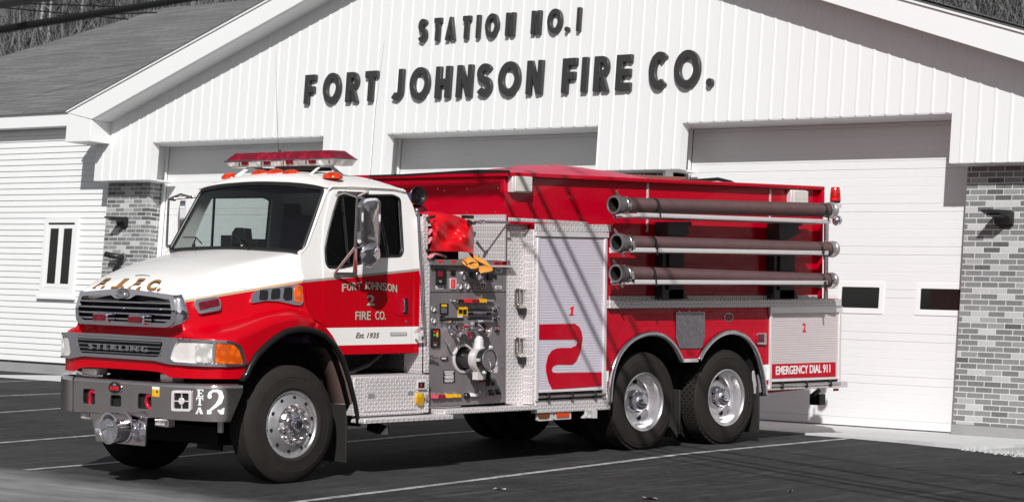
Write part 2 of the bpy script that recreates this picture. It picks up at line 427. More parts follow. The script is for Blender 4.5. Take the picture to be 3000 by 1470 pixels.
# jambs of the bays
for (a,b) in OPEN:
    mb=MB(); jl=b+.36; jr=a-.07
    bl=[((XF+.142 if b<15 else XB+.264,jl,.4),(XD+.06,jl+.05,ZL-.013)),((XD-.05,jl-.07,.41),(XD-.004,jl-.001,ZL-.013)),((XB+.012,jr-.05,.41),(XD+.06,jr,ZL-.013))]
    if b>15: bl.append(((XF+.142,jl,ZS+.021),(XB+.263,jl+.05,ZL-.013)))
    for A,B_ in bl: mb=MB(); mb.box(A,B_); sp(mb.build('door_jamb',A_TRIM,bevel=.004))
# masonry
def pier(y0,y1):
    mb=MB(); mb.box((XB,y0,.52),(XB+.262,y1,ZS-.007)); return sp(mb.build('brick_pillar',A_BRICK))
pier(15.875,YL-.01); pier(YR,-.208); pier(10.0,11.1); pier(4.5,5.5)
for y0,y1 in ((15.86,YL+.0),(YR,-.195),(9.98,11.12),(4.48,5.52)):
    mb=MB(); mb.box((XB-.02,y0,.2),(XB+.25,y1,.517)); sp(mb.build('foundation',A_FOUND,bevel=.006))
# garage doors: sectional, finely ribbed
def garage_door(a,b,wins):
    root=sp(empty('garage_door')); y0,y1=a-.068,b+.285; mb=MB(); z=.415; k=0; rows=[]
    while z<ZL-.03:
        z2=min(z+.108,ZL-.013); d=.0022 if k%5 else .008; g=.005 if k%5 else .008
        rows+= [(XD+d,z),(XD,z+g),(XD,z2-g),(XD+d,z2)]; z=z2; k+=1
    holes=[w for w in wins]
    mb.grid([[(x,y0,zz),(x,y1,zz)] for x,zz in rows]); mb.box((XD+.02,y0,.41),(XD+.05,y1,ZL-.014))
    p=mb.build('door_panel',A_DOOR,root)
    sb=MB(); sb.box((XD-.004,y0+.01,.385),(XD+.03,y1-.01,.414)); sb.build('bottom_seal',A_RUB,root)
    for (w0,w1,z0,z1) in wins:
        fr=MB(); mp=lambda u,v,t_:(XD-t_,u,v)
        fr.plate(rrect(w0-.07,z0-.07,w1+.07,z1+.07,.02),[rrect(w0,z0,w1,z1,.015)],mp,-.004,.010)
        w=fr.build('window',A_TRIM,root,bevel=.006)
        gl=MB(); gl.box((XD-.006,w0-.02,z0-.02),(XD+.006,w1+.02,z1+.02)); gl.build('pane',A_WINDARK,w)
    return root
garage_door(*OPEN[0],[(1.195,1.780,1.903,2.167),(-.02,.567,1.905,2.165),(2.41,2.99,1.9,2.165),(3.62,4.2,1.9,2.165)])
garage_door(*OPEN[1],[(y,y+.58,1.9,2.165) for y in (5.9,7.1,8.3,9.3)])
garage_door(*OPEN[2],[(y,y+.58,1.9,2.165) for y in (11.5,12.7,13.9,15.0)])
# rake boards, eave box, soffit, roof
def xplate(name,poly,x0,x1,mat,bevel=.006):
    mb=MB(); mb.plate(poly,[],lambda u,v,t_:(t_,u,v),x0,x1); return sp(mb.build(name,mat,bevel=bevel))
xplate('fascia_board',[(YC0,UL(YC0)),(YRIDGE,UL(YRIDGE)),(YRIDGE,RL(YRIDGE)),(YC1,RL(YC1))],XO,XO+.05,A_TRIM)
xplate('fascia_board',[(YRIDGE-.003,UR(YRIDGE)),(YR-1,UR(YR-1)),(YR-1,RR_(YR-1)),(YRIDGE-.003,RR_(YRIDGE))],XO,XO+.05,A_TRIM)
xplate('fascia_cap',[(YC0+.013,UL(YC0)+.002),(YRIDGE,UL(YRIDGE)+.002),(YRIDGE,UL(YRIDGE)+.035),(YC0+.013,UL(YC0)+.035)],XO-.025,XO+.06,A_TRIM,.003)
xplate('fascia_cap',[(YRIDGE-.003,UR(YRIDGE)+.002),(YR-1,UR(YR-1)+.002),(YR-1,UR(YR-1)+.035),(YRIDGE-.003,UR(YRIDGE)+.035)],XO-.025,XO+.06,A_TRIM,.003)
# boxed eave return at the left corner
mb=MB(); mb.plate([(YC0,UL(YC0)-.006),(YC1+.004,RL(YC1)-.008),(YC1+.004,float(WX(256.5,413.5,XO)[2])),(YC0+.012,float(WX(194,416,XO)[2]))],[],lambda u,v,t_:(t_,u,v),XO+.003,XF+.45)
sp(mb.build('eave_return',A_TRIM,bevel=.006))
mb=MB()
for f,y0,y1 in ((RL,16.82,YRIDGE),(RR_,YRIDGE,YR-1)):
    mb.add([(XO+.052,y0,f(y0)+.004),(XF+.10,y0,f(y0)+.004),(XF+.10,y1,f(y1)+.004),(XO+.052,y1,f(y1)+.004)],[(0,1,2,3)])
sp(mb.build('rake_soffit',A_TRIM,solid=.012))
mb=MB()
for f,y0,y1 in ((UL,YC0+.01,YRIDGE),(UR,YRIDGE,YR-1)):
    a=[(XO-.03,y0,f(y0)+.036),(24,y0,f(y0)+.036),(24,y1,f(y1)+.036),(XO-.03,y1,f(y1)+.036)]
    mb.add(a+[(p[0],p[1],p[2]+.02) for p in a],[(0,1,2,3),(7,6,5,4),(0,4,5,1),(3,2,6,7),(0,3,7,4)])
sp(mb.build('roof',A_SHIN))
mb=MB(); mb.box((XD+.07,YR,.4),(23,YR+.1,5)); mb.box((22.9,YR,.4),(23,YL,6)); sp(mb.build('rear_wall',A_SIDE))

# raised lettering on the gable
def L_poly(ch,w):
    """outline loops (outer, holes) of a heavy geometric capital, height 1, width w"""
    s=.235 if w>.3 else w
    sw=s
    if ch=='I': return [(0,0),(w,0),(w,1),(0,1)],[]
    if ch=='T': c=w/2; return [(c-sw/2,0),(c+sw/2,0),(c+sw/2,.78),(w,.78),(w,1),(0,1),(0,.78),(c-sw/2,.78)],[]
    if ch=='F': return [(0,0),(sw,0),(sw,.38),(w*.92,.38),(w*.92,.6),(sw,.6),(sw,.79),(w,.79),(w,1),(0,1)],[]
    if ch=='E': return [(0,0),(w,0),(w,.21),(sw,.21),(sw,.395),(w*.95,.395),(w*.95,.6),(sw,.6),(sw,.79),(w,.79),(w,1),(0,1)],[]
    if ch=='H': return [(0,0),(sw,0),(sw,.39),(w-sw,.39),(w-sw,0),(w,0),(w,1),(w-sw,1),(w-sw,.61),(sw,.61),(sw,1),(0,1)],[]
    if ch=='N': return [(0,0),(sw*.85,0),(sw*.85,.62),(w-sw*.9,0),(w,0),(w,1),(w-sw*.85,1),(w-sw*.85,.40),(sw*.9,1),(0,1)],[]
    if ch=='A': return [(0,0),(sw,0),(sw+.06*w,.2),(w-sw-.06*w,.2),(w-sw,0),(w,0),(w*.62,1),(w*.38,1)],[[(w*.5,.72),(w*.40,.38),(w*.60,.38)]]
    if ch=='O': return ell(w/2,.5,w/2,.52,36),[ell(w/2,.5,w/2-sw*.92,.52-.215,30)]
    if ch=='C':
        p=arc(w*.53,.5,w*.53-sw/2,.405,48,312,26); return strip(p,sw),[]
    if ch=='S':
        r=.205; p=arc(w*.5,.70,w*.5-sw*.42,.195,28,180,10)+arc(w*.5,.70,w*.5-sw*.42,.195,180,245,5)[1:]+[(w*.5,.5)]+arc(w*.5,.30,w*.5-sw*.42,.195,65,0,5)+arc(w*.5,.30,w*.5-sw*.42,.195,0,-152,10)[1:]
        return strip(p,sw*.95),[]
    if ch=='J':
        p=[(w-sw/2,1),(w-sw/2,.62),(w-sw/2,.30)]+arc(w*.5-.02,.28,w*.5-sw/2+.02,.17,0,-140,10); return strip(p,sw),[]
    if ch=='R':
        o=[(0,0),(sw,0),(sw,.37),(sw+.05,.37),(w-sw*1.02,0),(w*1.03,0),(w*.70,.42)]+arc(w*.52,.70,w*.46,.30,-62,90,12)+[(0,1)]
        return o,[[(sw,.58),(w*.5,.58)]+arc(w*.5,.695,w*.2,.105,-60,60,8)+[(w*.5,.81),(sw,.81)]]
    if ch=='.': return ell(w/2,w/2,w/2,w/2,20),[]
def sign(words,label,line_b,line_t):
    """words: list of (char, left px, right px); every letter stands off the wall on its own"""
    xs_=WX(words[0][1],line_b(words[0][1]),XF-.05)
    root=tag(empty('sign_lettering',(XF-.05,xs_[1],xs_[2])),label,'sign lettering',)
    for ch,l,r in words:
        c=(l+r)/2-2; b=WX(c-2.5,line_b(c),XF-.07); tp=WX(c+2.5,line_t(c),XF-.07); h=tp[2]-b[2]
        wd=abs(WX(l,line_b(c),XF-.07)[1]-WX(max(l+5,r-11 if ch not in 'I.' else r-9),line_b(c),XF-.07)[1])/h
        if ch=='.': wd=.22
        out,holes=L_poly(ch,wd); mb=MB(); yc=b[1]+wd*h/2
        mb.plate(out,holes,lambda u,v,t_:(t_,yc-u*h,b[2]+v*h),XF-.072,XF-.018)
        lo=mb.build('letter',A_DARK,root,bevel=.006); lo.location=(-(XF-.05),-xs_[1],-xs_[2])
    return root
fb=lambda x:305-.0433*(x-887); ft=lambda x:220-.0642*(x-893)
sign([('F',887,928),('O',941,1002),('R',1008,1055),('T',1063,1109),('J',1141,1186),('O',1195,1263),('H',1270,1325),('N',1332,1388),('S',1392,1445),('O',1454,1528),('N',1537,1594),('F',1641,1693),('I',1699,1724),('R',1734,1788),('E',1799,1854),('C',1895,1962),('O',1969,2055),('.',2069,2092)],
     'larger dark raised letters reading FORT JOHNSON FIRE CO. on the white gable',fb,ft)
sb_=lambda x:120-.069*(x-1277); st_=lambda x:53.5-.0746*(x-1269)
sign([('S',1222,1255.5),('T',1266.6,1298),('A',1301,1340),('T',1350.6,1383),('I',1392,1410),('O',1417,1466),('N',1477,1513),('N',1552,1589.5),('O',1599,1651.7),('.',1656,1669.5),('I',1686.6,1705)],
     'smaller upper row of dark raised letters reading STATION NO. 1',sb_,st_)

# wall lamps: thin shoebox with a slanted hood on the brick
def wall_lamp(y,z,label,s=1):
    root=tag(empty('wall_lamp',(XB,y,z)),label,'wall lamp',group='lamps on the brick pillars')
    mb=MB(); mb.plate([(0,-.16),(0,.035),(-.10,.05),(-.42,.03),(-.43,.005),(-.30,-.03),(-.12,-.05),(-.07,-.13)],[],lambda u,v,t_:(u*s,t_,v*s),-.13*s,.15*s)
    mb.build('lamp_housing',A_BLACK,root,bevel=.008)
    mb=MB(); mb.box((-.33*s,-.09*s,-.036*s),(-.14*s,.11*s,-.046*s)); mb.build('lens',plain('grey_lens',.25,.2),root)
    mb=MB(); mb.box((-.012,-.08*s,-.20*s),(-.001,.10*s,.06*s)); mb.build('back_plate',A_BLACK,root)
wall_lamp(-.80,3.05,'black angled lamp on the wide brick pillar right of the garage door',.86)
wall_lamp(16.50,3.02,'black angled lamp on the narrow brick pillar beside the double window',.8)
pr_=tag(empty('vent_pipe',(XB,16.46,2.38)),'black elbow pipe sticking out of the brick pillar below the lamp','pipe')
mb=MB(); mb.tube([(-.005,0,-.0),(-.07,.0,.015),(-.13,.05,.02),(-.17,.16,.03),(-.18,.24,.045)],.048,14); mb.build('pipe_elbow',A_BLACK,pr_,smooth=40)
mb=MB(); mb.lathe((0,0,0),(-1,0,0),[(0,.0),(0,.085),(.018,.085),(.03,.06)],20); mb.build('flange',plain('grey_flange',.12,.5),pr_,smooth=40)
mb=MB(); mb.tube([(-.04,-.02,-.02),(-.06,.10,-.16),(-.05,.16,-.22)],.035,10); mb.build('lower_spout',A_BLACK,pr_,smooth=40)

# ------------------------------------------------------------------ low wing on the left
XW=5.48
wing=tag(empty('office_wing',(XW,20,.4)),'low white clapboard building with grey shingle roof left of the station','building')
def wp(o): o.parent=wing; o.location=(-XW,-20,-.4); return o
mb=MB(); z=.575; rows=[]
while z<4.60:
    rows+=[(XW-.016,z),(XW,z+.104)]; z+=.104
mb.grid([[(x,YL+.003,zz),(x,32,zz)] for x,zz in rows]); wp(mb.build('wall',A_SIDE))
mb=MB(); mb.box((XW+.0,YL+.003,.1),(XW+.3,32,.572)); wp(mb.build('foundation',A_FOUND))
mb=MB(); mb.box((XW-.004,YL+.005,.54),(XW+.02,32,.573)); wp(mb.build('base_flashing',A_BLACK))
mb=MB(); mb.box((5.22,17.30,4.634),(5.25,32,4.845)); mb.box((5.20,17.30,4.846),(5.26,32,4.875)); wp(mb.build('fascia_board',A_TRIM,bevel=.004))
mb=MB(); mb.box((5.251,17.1,4.636),(XW+.05,32,4.65)); wp(mb.build('soffit',A_TRIM))
S_=.41; zr=lambda x:4.88+S_*(x-5.2)
mb=MB(); a=[(5.17,17.0,zr(5.17)),(14.6,7.0,zr(14.6)),(14.6,28.1,zr(14.6)),(5.17,28.1,zr(5.17))]; b=[(14.6,7.0,zr(14.6)),(24,17,zr(5.2)),(24,28.1,zr(5.2)),(14.6,28.1,zr(14.6))]
mb.add(a+[(p[0],p[1],p[2]+.03) for p in a],[(0,1,2,3),(7,6,5,4),(0,4,5,1),(1,5,6,2),(2,6,7,3),(3,7,4,0)]); mb.add(b,[(3,2,1,0)])
wp(mb.build('roof',A_SHIN,fix=False))
mb=MB(); mb.add([(5.3,28.0,4.6),(23.5,28.0,4.6),(14.6,28.0,zr(14.6)-.02)],[(0,1,2)]); mb.box((XW+.02,27.95,.4),(23.5,28.0,4.65)); wp(mb.build('gable_wall',A_SIDE))
w0,w1,zz0,zz1=18.02,18.93,1.77,3.01
win=wp(empty('window')); mp=lambda u,v,t_:(XW-t_,u,v)
mb=MB(); gl=[(18.10,18.40),(18.53,18.85)]
mb.plate([(17.98,1.70),(18.97,1.70),(18.97,3.06),(17.98,3.06)],[[(18.085,1.86),(18.865,1.86),(18.865,2.985),(18.085,2.985)]],mp,.0,.045)
mb.box((XW-.075,17.93,1.66),(XW,19.02,1.715)); mb.build('frame',A_TRIM,win,bevel=.005)
mb=MB()
for a_,b_ in ((18.09,18.47),(18.48,18.86)):
    mb.plate([(a_,1.865),(b_,1.865),(b_,2.95),(a_,2.95)],[[(a_+.065,1.93),(b_-.065,1.93),(b_-.065,2.885),(a_+.065,2.885)]],mp,-.005,.034)
mb.build('sash',A_TRIM,win,bevel=.004)
mb=MB(); mb.box((XW-.024,18.1,1.9),(XW-.001,18.86,2.98)); mb.build('pane',A_WINDARK,win)
mb=MB(); mb.box((XW-.026,18.088,2.951),(XW-.0005,18.862,2.984)); mb.build('sash_gap',A_BLACK,win)

# ------------------------------------------------------------------ wooded hill behind
A_HILL=(lambda t:(t.pbr(t.mix(t.ramp(t.noise(2.2,8,.75,sc=(1,1,1)),[(.38,0),(.62,1)]),(.025,.025,.025),t.mix(t.noise(9,5,.7),(.03,.03,.03),(.11,.11,.11))),.95,0,t.bump(t.noise(4,6,.7),.9,.2)),t.m)[1])(NT('leaf_litter'))
mb=MB(); rs=random.Random(5)
def hz(x,y):
    h=max(0,x-26)*.62+max(0,x-26)**2*.002; 
    return .4+min(h,46)+ (1.0*math.sin(x*.31+y*.17)+.7*math.sin(y*.43-x*.2))*min(1,max(0,(x-24)/10))
gxs=[14]+list(np.linspace(22,110,45)); gys=list(np.linspace(-90,190,90))
mb.grid([[(x,y,hz(x,y)) for y in gys] for x in gxs]); tag(mb.build('hillside',A_HILL,smooth=60),kind='structure')
# unseen dark slope added on the right for the red truck side to reflect
mb=MB(); mb.grid([[(x,y,-1.0+max(0,(-y-60))*.42+1.6*math.sin(x*.15+y*.2)*min(1,max(0,(-y-58)/15))) for y in np.linspace(-190,-55,22)] for x in np.linspace(-60,200,50)]); tag(mb.build('reflection_hill',A_HILL,smooth=60),kind='structure')
# ground rising on the far side of the street, behind the photographer
mb=MB(); gxs=list(np.linspace(-150,-48,18))
mb.grid([[(x,y,-1.3+max(0,(-x-55))*.14+1.4*math.sin(y*.13+x*.2)*min(1,max(0,(-x-50)/20))) for y in np.linspace(-200,200,60)] for x in gxs]); tag(mb.build('far_hillside',A_HILL,smooth=60),kind='structure')
A_BARK=[(lambda n,c:plain(n,c,.9,0,.45,6,.4,30))(n,c) for n,c in (('pale_bark',.36),('grey_bark',.16),('dark_bark',.045))]
def bare_tree(base,h,r,mat,seed,lean=0.0,label='',n_br=11):
    rs=random.Random(seed); root=tag(empty('bare_tree',base),label,'tree',group='leafless trees on the hill')
    dirx=Vector((rs.uniform(-.4,.4),rs.uniform(-1,1),0))*lean; path=[];k=9
    for i in range(k+1):
        t_=i/k; path.append((dirx.x*h*t_*t_+rs.uniform(-.02,.02)*h*.25,dirx.y*h*t_+rs.uniform(-.02,.02)*h*.25,h*t_-.3))
    mb=MB(); mb.tube(path,[r*(1-.8*i/k) for i in range(k+1)],7); mb.build('trunk',mat,root,smooth=60)
    br=MB()
    def limb(p,d,l,rr,dep):
        q=[p];v=d.normalized()
        for i in range(4):
            v=(v+Vector((rs.uniform(-.25,.25),rs.uniform(-.25,.25),rs.uniform(-.05,.22)))).normalized(); q.append(q[-1]+v*l/4)
        br.tube(q,[rr*(1-.75*i/4) for i in range(5)],5,cap=False)
        if dep>0:
            for m in range(4):
                i=rs.randint(1,4); limb(q[i],v+Vector((rs.uniform(-.9,.9),rs.uniform(-.9,.9),rs.uniform(-.2,.6))),l*rs.uniform(.4,.65),rr*.5,dep-1)
    for i in range(n_br):
        t_=.18+.78*i/n_br+rs.uniform(-.03,.03); j=min(k-1,int(t_*k)); p=Vector(path[j]).lerp(Vector(path[j+1]),t_*k-j)
        a=rs.uniform(0,6.28); limb(p,Vector((math.cos(a),math.sin(a),rs.uniform(.3,1.1))),h*rs.uniform(.18,.34)*(1.1-t_*.5),r*.34*(1-t_*.6),2)
    br.build('branches',mat,root,smooth=60)
def hill_pt(px,py):
    """where the sight line through a pixel meets the hill"""
    v=R.T@np.array([px-1500,py-735,F_PX]); v=v/np.linalg.norm(v)
    for d in np.arange(44,140,.25):
        p=CW+v*d
        if p[2]<hz(p[0],p[1]): return p
    return CW+v*80
kinds=['slim pale-barked tree','thin grey bare tree','dark twisted bare tree']
left=[(118,75,0,13,.10,.05,'pale forked birch trunk standing tallest against the hill at far left'),(140,110,0,11,.07,.02,'slender pale trunk close beside the forked birch'),(235,90,0,10,.055,.05,'pale thin trunk left of the roof hip'),(232,105,1,9,.05,.1,'grey thin trunk leaning beside the pale one'),(60,150,1,9,.06,.25,'grey sapling leaning over the left roof edge'),(85,160,1,8,.04,.3,'very thin grey sapling leaning left near roof edge'),(38,120,1,9,.06,.1,'grey trunk at the left border of the photo'),(180,120,1,8,.045,.15,'crooked grey trunk between pale birch and roof'),(300,75,2,9,.06,.2,'dark bent trunk under the thick black cable'),(380,50,1,9,.06,.3,'grey leaning tree above the roof hip'),(445,30,0,9,.05,.35,'pale leaning trunk just above the ridge'),(560,12,0,10,.09,.1,'pale trunk over the ridge right of the cable'),(525,15,1,9,.05,.3,'grey thin tree over the middle of the ridge'),(640,5,1,9,.06,.25,'grey bare tree near the white rake board'),(10,165,2,8,.07,.1,'dark stump-like tree at the lower left of the hill')]
right=[(2700,5,1,10,.07,.15,'thin grey tree at the left of the right-hand woods'),(2760,20,1,10,.06,.2,'grey bare tree behind the descending rake board'),(2830,40,2,11,.13,.2,'dark crooked tree with heavy limbs above the right rake'),(2890,60,1,10,.08,.15,'grey tree right of the dark crooked one'),(2950,75,2,12,.15,.15,'darkest thick trunk at the top right corner'),(2990,90,1,10,.08,.1,'grey trunk cut by the right edge of the photo'),(2720,10,0,9,.05,.3,'pale thin trunk in the right-hand woods')]
for i,(px,py,k,h,r,ln,lb) in enumerate(left+right):
    p=hill_pt(px,py+18); bare_tree(tuple(p),h,r,A_BARK[k],100+i,ln,lb)
# undergrowth that reads as one mass
rs=random.Random(11); mbs=[MB(),MB()]
for (x0,x1,y0,y1,n) in ((-30,820,-60,200,2600),(2600,3030,-60,130,1500)):
    for i in range(n):
        p=hill_pt(rs.uniform(x0,x1),rs.uniform(y0,y1)+20); h=rs.uniform(.5,2.6); q=Vector(p)
        d=Vector((rs.uniform(-.5,.5),rs.uniform(-.6,.6),1)).normalized(); m=q+d*h*.5+Vector((rs.uniform(-.15,.15),rs.uniform(-.15,.15),0)); e=q+d*h+Vector((rs.uniform(-.35,.35),rs.uniform(-.4,.4),-.1*h))
        mbs[0 if rs.random()<.5 else 1].tube([q,m,e],[.014,.010,.003],3,cap=False)
for mb,mt in zip(mbs,(plain('dry_stalks',.17,.9,0,.4,3),plain('dark_stalks',.03,.9,0,.4,3))): tag(mb.build('undergrowth',mt,fix=False),kind='stuff')

# ------------------------------------------------------------------ overhead cables
A_CAB=plain('cable_black',.006,.6)
def cable(pts,r,label,group,sag=0.0,n=24):
    a,b=Vector(pts[0]),Vector(pts[1]); c=a; P=[]
    for i in range(n+1):
        t_=i/n; p=a.lerp(b,t_)-Vector((0,0,sag*4*t_*(1-t_))); P.append(p-c)
    mb=MB(); mb.tube(P,r,8); o=mb.build('overhead_cable',A_CAB,smooth=60); o.location=c; return tag(o,label,'cable',group)
def near_cable(p1,p2,d,r,label,ext=(3,3)):
    a=Vector(W_dist(*p1,d)); b=Vector(W_dist(*p2,d*1.12)); u=b-a; cable((a-u*ext[0],b+u*ext[1]),r,label,'overhead cables crossing the top left')
near_cable((0,88),(520,2),8.5,.0135,'thick black cable crossing above the grey shingle roof')
near_cable((0,14),(130,-4),8.2,.0145,'thick black cable cut off by the top left corner')
for (p1,p2,lb) in (((20,24),(360,56),'thin wire below the corner cable, in front of the birches'),((100,12),(400,22),'highest thin wire in front of the hill'),((250,44),(450,38),'short thin wire near the roof hip')):
    a=Vector(W_dist(*p1,46)); b=Vector(W_dist(*p2,47)); u=b-a; cable((a-u*.4,b+u*.05),.012,lb,'thin wires before the hill')
# wires over the lot, high between sun and truck: they draw the shadows on the truck and the asphalt
for (c0,rr) in ((2.25,.018),(1.37,.027),(.80,.024),(.52,.027),(.12,.018)):
    s0=Vector((-1.5,0.03,c0+.86*1.5)); w=s0-Vector((1,.78,-.80))*4.5; d=Vector((.41,1,0))
    cable((w-d*24,w+d*1.9),rr,'black wire strung high over the lot between street and station','wires over the parking lot',0)
w=Vector((-2.376,.6,2.525))-Vector((1,.78,-.80))*4.5; cable((w-Vector((-.02,1,0))*.45,w+Vector((-.02,1,0))*3),.058,'heavy bundled cable strung over the lot along the street','wires over the parking lot')
# dead leaves on the asphalt
A_LEAF=plain('dry_leaf',(.40,.38,.36),.8,0,.3,30)
def leaf(px,py,s,label):
    p=RT@TZ(px,py,0); x,y=p[0],p[1]
    o=MB().add([(-s,-s*.3,.004),(-s*.2,-s*.6,.015),(s*.9,-s*.2,.006),(s,s*.3,.02),(0,s*.7,.008),(-s*.7,s*.4,.018),(0,0,.004)],[(0,1,6),(1,2,6),(2,3,6),(3,4,6),(4,5,6),(5,0,6)]).build('dead_leaf',A_LEAF,fix=False)
    o.location=(x,y,gz(x)+.003); o.rotation_euler=(0,0,s*90); tag(o,label,'leaf','dead leaves on the asphalt')
leaf(1465,1412,.06,'pale dead leaf on the asphalt below the parking line, nearest the front wheel'); leaf(1905,1440,.085,'largest pale dead leaf near the bottom of the photo'); leaf(2990,1388,.09,'dead leaf at the right edge of the asphalt'); leaf(2315,1427,.04,'small dead leaf alone on the dark asphalt at lower right'); leaf(1670,1451,.03,'tiny leaf speck under the largest leaf at the bottom edge')
# ================================================================== the fire truck (modelled in its own frame: x to the rear, y to its far side, z up)
def m_diamond():
    t=NT('diamond_plate'); x,y,z=t.xyz(); p=.034
    u=t.mth('DIVIDE',t.add(x,y),p); v=t.mth('DIVIDE',t.add(z,y),p)
    fu=t.sub(t.mth('FRACT',u),.5); fv=t.sub(t.mth('FRACT',v),.5)
    par=t.mth('MODULO',t.mth('ABSOLUTE',t.add(t.mth('FLOOR',u),t.mth('FLOOR',v))),2); sg=t.sub(t.mul(par,2),1)
    a=t.mul(t.add(fu,t.mul(fv,sg)),.7071); b=t.mul(t.sub(fv,t.mul(fu,sg)),.7071)
    d=t.add(t.mth('POWER',t.mth('DIVIDE',t.mth('ABSOLUTE',a),.56),2),t.mth('POWER',t.mth('DIVIDE',t.mth('ABSOLUTE',b),.2),2))
    h=t.mth('SUBTRACT',1,d,clamp=True); f=t.ramp(h,[(0,0),(.25,1)])
    n=t.noise(5,5,.6); base=t.mix(n,(.50,.45,.455),(.68,.62,.63)); col=t.mix(f,base,(.97,.95,.94))  # glint of the raised lozenges is put into the colour as near-white
    t.pbr(col,t.mix(f,(.5,)*3,(.28,)*3),.3,t.bump(h,.9,.006)); return t.m
def m_cabpaint():
    t=NT('two_tone_paint'); x,y,z=t.xyz()
    l1=t.add(t.mul(t.add(x,5.955),.154),1.590); l2=t.add(t.mul(t.add(x,4.674),.0775),1.787); zl=t.mth('MINIMUM',l1,l2)
    d=t.sub(z,zl); white=t.gt(d,0); gold=t.lt(t.mth('ABSOLUTE',d),.0115)
    band=t.mul(t.mul(t.gt(z,1.178),t.lt(z,1.345)),t.gt(t.add(x,t.mul(t.sub(1.345,z),-.55)),-4.425))
    red=t.mix(t.noise(2.5,4),(.46,.0,.006),(.54,.0,.009)); wh=t.mix(t.noise(3,4),(.80,.775,.755),(.84,.82,.80))
    chk=t.gt(t.mth('FRACT',t.mul(t.add(x,z),55)),.5); gd=t.mix(t.lt(x,-4.7),(.36,.33,.30),t.mix(chk,(.38,.20,.07),(.62,.50,.36)))
    col=t.mix(t.mth('MAXIMUM',white,band),red,wh); col=t.mix(gold,col,gd)
    t.pbr(col,.26,0,None,Specular_IOR_Level=.15,Coat_Weight=.34,Coat_Roughness=.04); return t.m
def m_red():
    t=NT('red_paint'); n=t.noise(1.7,5)
    t.pbr(t.mix(n,(.44,.0,.012),(.52,.0,.018)),t.mth('MULTIPLY_ADD',n,.06,.24),0,t.bump(t.noise(1.1,3),.03,.05),Specular_IOR_Level=.12,Coat_Weight=.34,Coat_Roughness=.04); return t.m
def m_tyre(rear):
    t=NT('tyre_rear' if rear else 'tyre_front'); n=t.noise(7,5,.65); n2=t.noise(60,3)
    col=t.mix(n,(.010,.009,.0085),(.034,.029,.027)); col=t.mix(t.mul(n2,.25),col,(.05,.043,.04))
    t.pbr(col,.75,0,t.bump(n2,.3,.003),Specular_IOR_Level=.15); return t.m
def m_lens(name,c,em=0):
    t=NT(name); x,y,z=t.xyz(); w=t.n('TexVoronoi'); w.inputs['Scale'].default_value=14; t.set(w.inputs['Vector'],t.obj())
    col=t.mix(t.ramp(w.outputs['Distance'],[(.1,0),(.6,1)]),[min(1,q*1.25) for q in c],[q*.55 for q in c])
    t.pbr(col,.12,0,t.bump(w.outputs['Distance'],.35,.01),Coat_Weight=.7,Coat_Roughness=.03); return t.m
def m_brushed():
    t=NT('brushed_steel'); n=t.noise(16,5,.6,sc=(.4,1,9)); n2=t.noise(2.2,4,.6)
    t.pbr(t.mix(n2,(.14,.13,.145),(.40,.35,.355)),t.mth('MULTIPLY_ADD',n,.25,.28),.5,t.bump(n,.06,.003)); return t.m
def m_hose():
    t=NT('suction_hose_rubber'); n=t.noise(8,4); t.pbr(t.mix(n,(.070,.036,.037),(.115,.060,.060)),.48,0,t.bump(t.noise(60,2),.2,.003)); return t.m
P_DIA=m_diamond(); P_CAB=m_cabpaint(); P_RED=m_red(); P_TYF=m_tyre(0); P_TYR=m_tyre(1); P_STEEL=m_brushed(); P_HOSE=m_hose()
P_CHR=(lambda t:(t.pbr(t.mix(t.noise(3,4),(.80,.77,.83),(.90,.87,.92)),.06,1,t.bump(t.noise(2.2,1,.4,sc=(1,1,2.2)),.22,.03)),t.m)[1])(NT('chrome')); P_CHRW=plain('worn_chrome',(.70,.65,.64),.15,1,.12,6,.4,14); P_ALU=plain('aluminium',(.82,.77,.775),.34,.4,.08,5)
P_ALUM=plain('polished_rim',(.80,.78,.79),.25,.85,.06,6); P_SHUT=plain('satin_shutter',(.62,.57,.64),.42,.1,.05,4); P_SHUTT=plain('rose_shutter',(.62,.54,.545),.42,.1,.05,4)
P_BLK=plain('black_plastic',.012,.35); P_FLARE=plain('black_flare',(.010,.010,.011),.22); P_RUBM=plain('mudflap_rubber',(.02,.019,.018),.65,0,.3,9,.2,60); P_VOID=plain('underbody_black',.004,.9)
P_AMB=m_lens('amber_lens',(.95,.13,.004)); P_AMBY=m_lens('yellow_lens',(.95,.50,.01)); P_REDL=m_lens('dark_red_lens',(.20,.002,.012)); P_ORL=m_lens('orange_marker_lens',(.85,.045,.004)); P_CLR=m_lens('clear_lens',(.72,.70,.68)); P_BAR=m_lens('lightbar_red',(.30,.0,.022)); P_BEAC=m_lens('beacon_red',(.85,.01,.01))
P_HEAD=plain('headlight_bowl',(.62,.58,.56),.35); P_WHT=plain('white_lettering',.82,.4); P_TAN=plain('tan_lettering',(.50,.44,.36),.4); P_YEL=plain('yellow_sticker',(.80,.42,.005),.45); P_LRED=plain('red_label',(.75,.012,.02),.45); P_LDRED=plain('dark_red_label',(.26,.005,.02),.45); P_GRY=plain('grey_label',(.25,.24,.25),.4); P_PINK=plain('pink_label',(.72,.09,.14),.45); P_LILAC=plain('lilac_label',(.42,.33,.55),.45)
P_GOLD=plain('gold_lettering',(.42,.19,.05),.35,.3); P_INT=plain('dark_interior',(.085,.055,.125),.7); P_DASH=plain('grey_dash',(.11,.12,.115),.7); P_SEAT=plain('seat_cloth',(.06,.04,.085),.85)
P_GLS=glass('cab_glass',(.84,.88,.87)); P_BUMP=plain('worn_bumper',(.68,.62,.61),.13,1,.18,4); P_GRN=plain('green_led',(.02,.55,.08),.3); P_BRN=plain('brown_board',(.24,.105,.085),.6); P_TARP=plain('pink_tarp',(.58,.03,.085),.42)
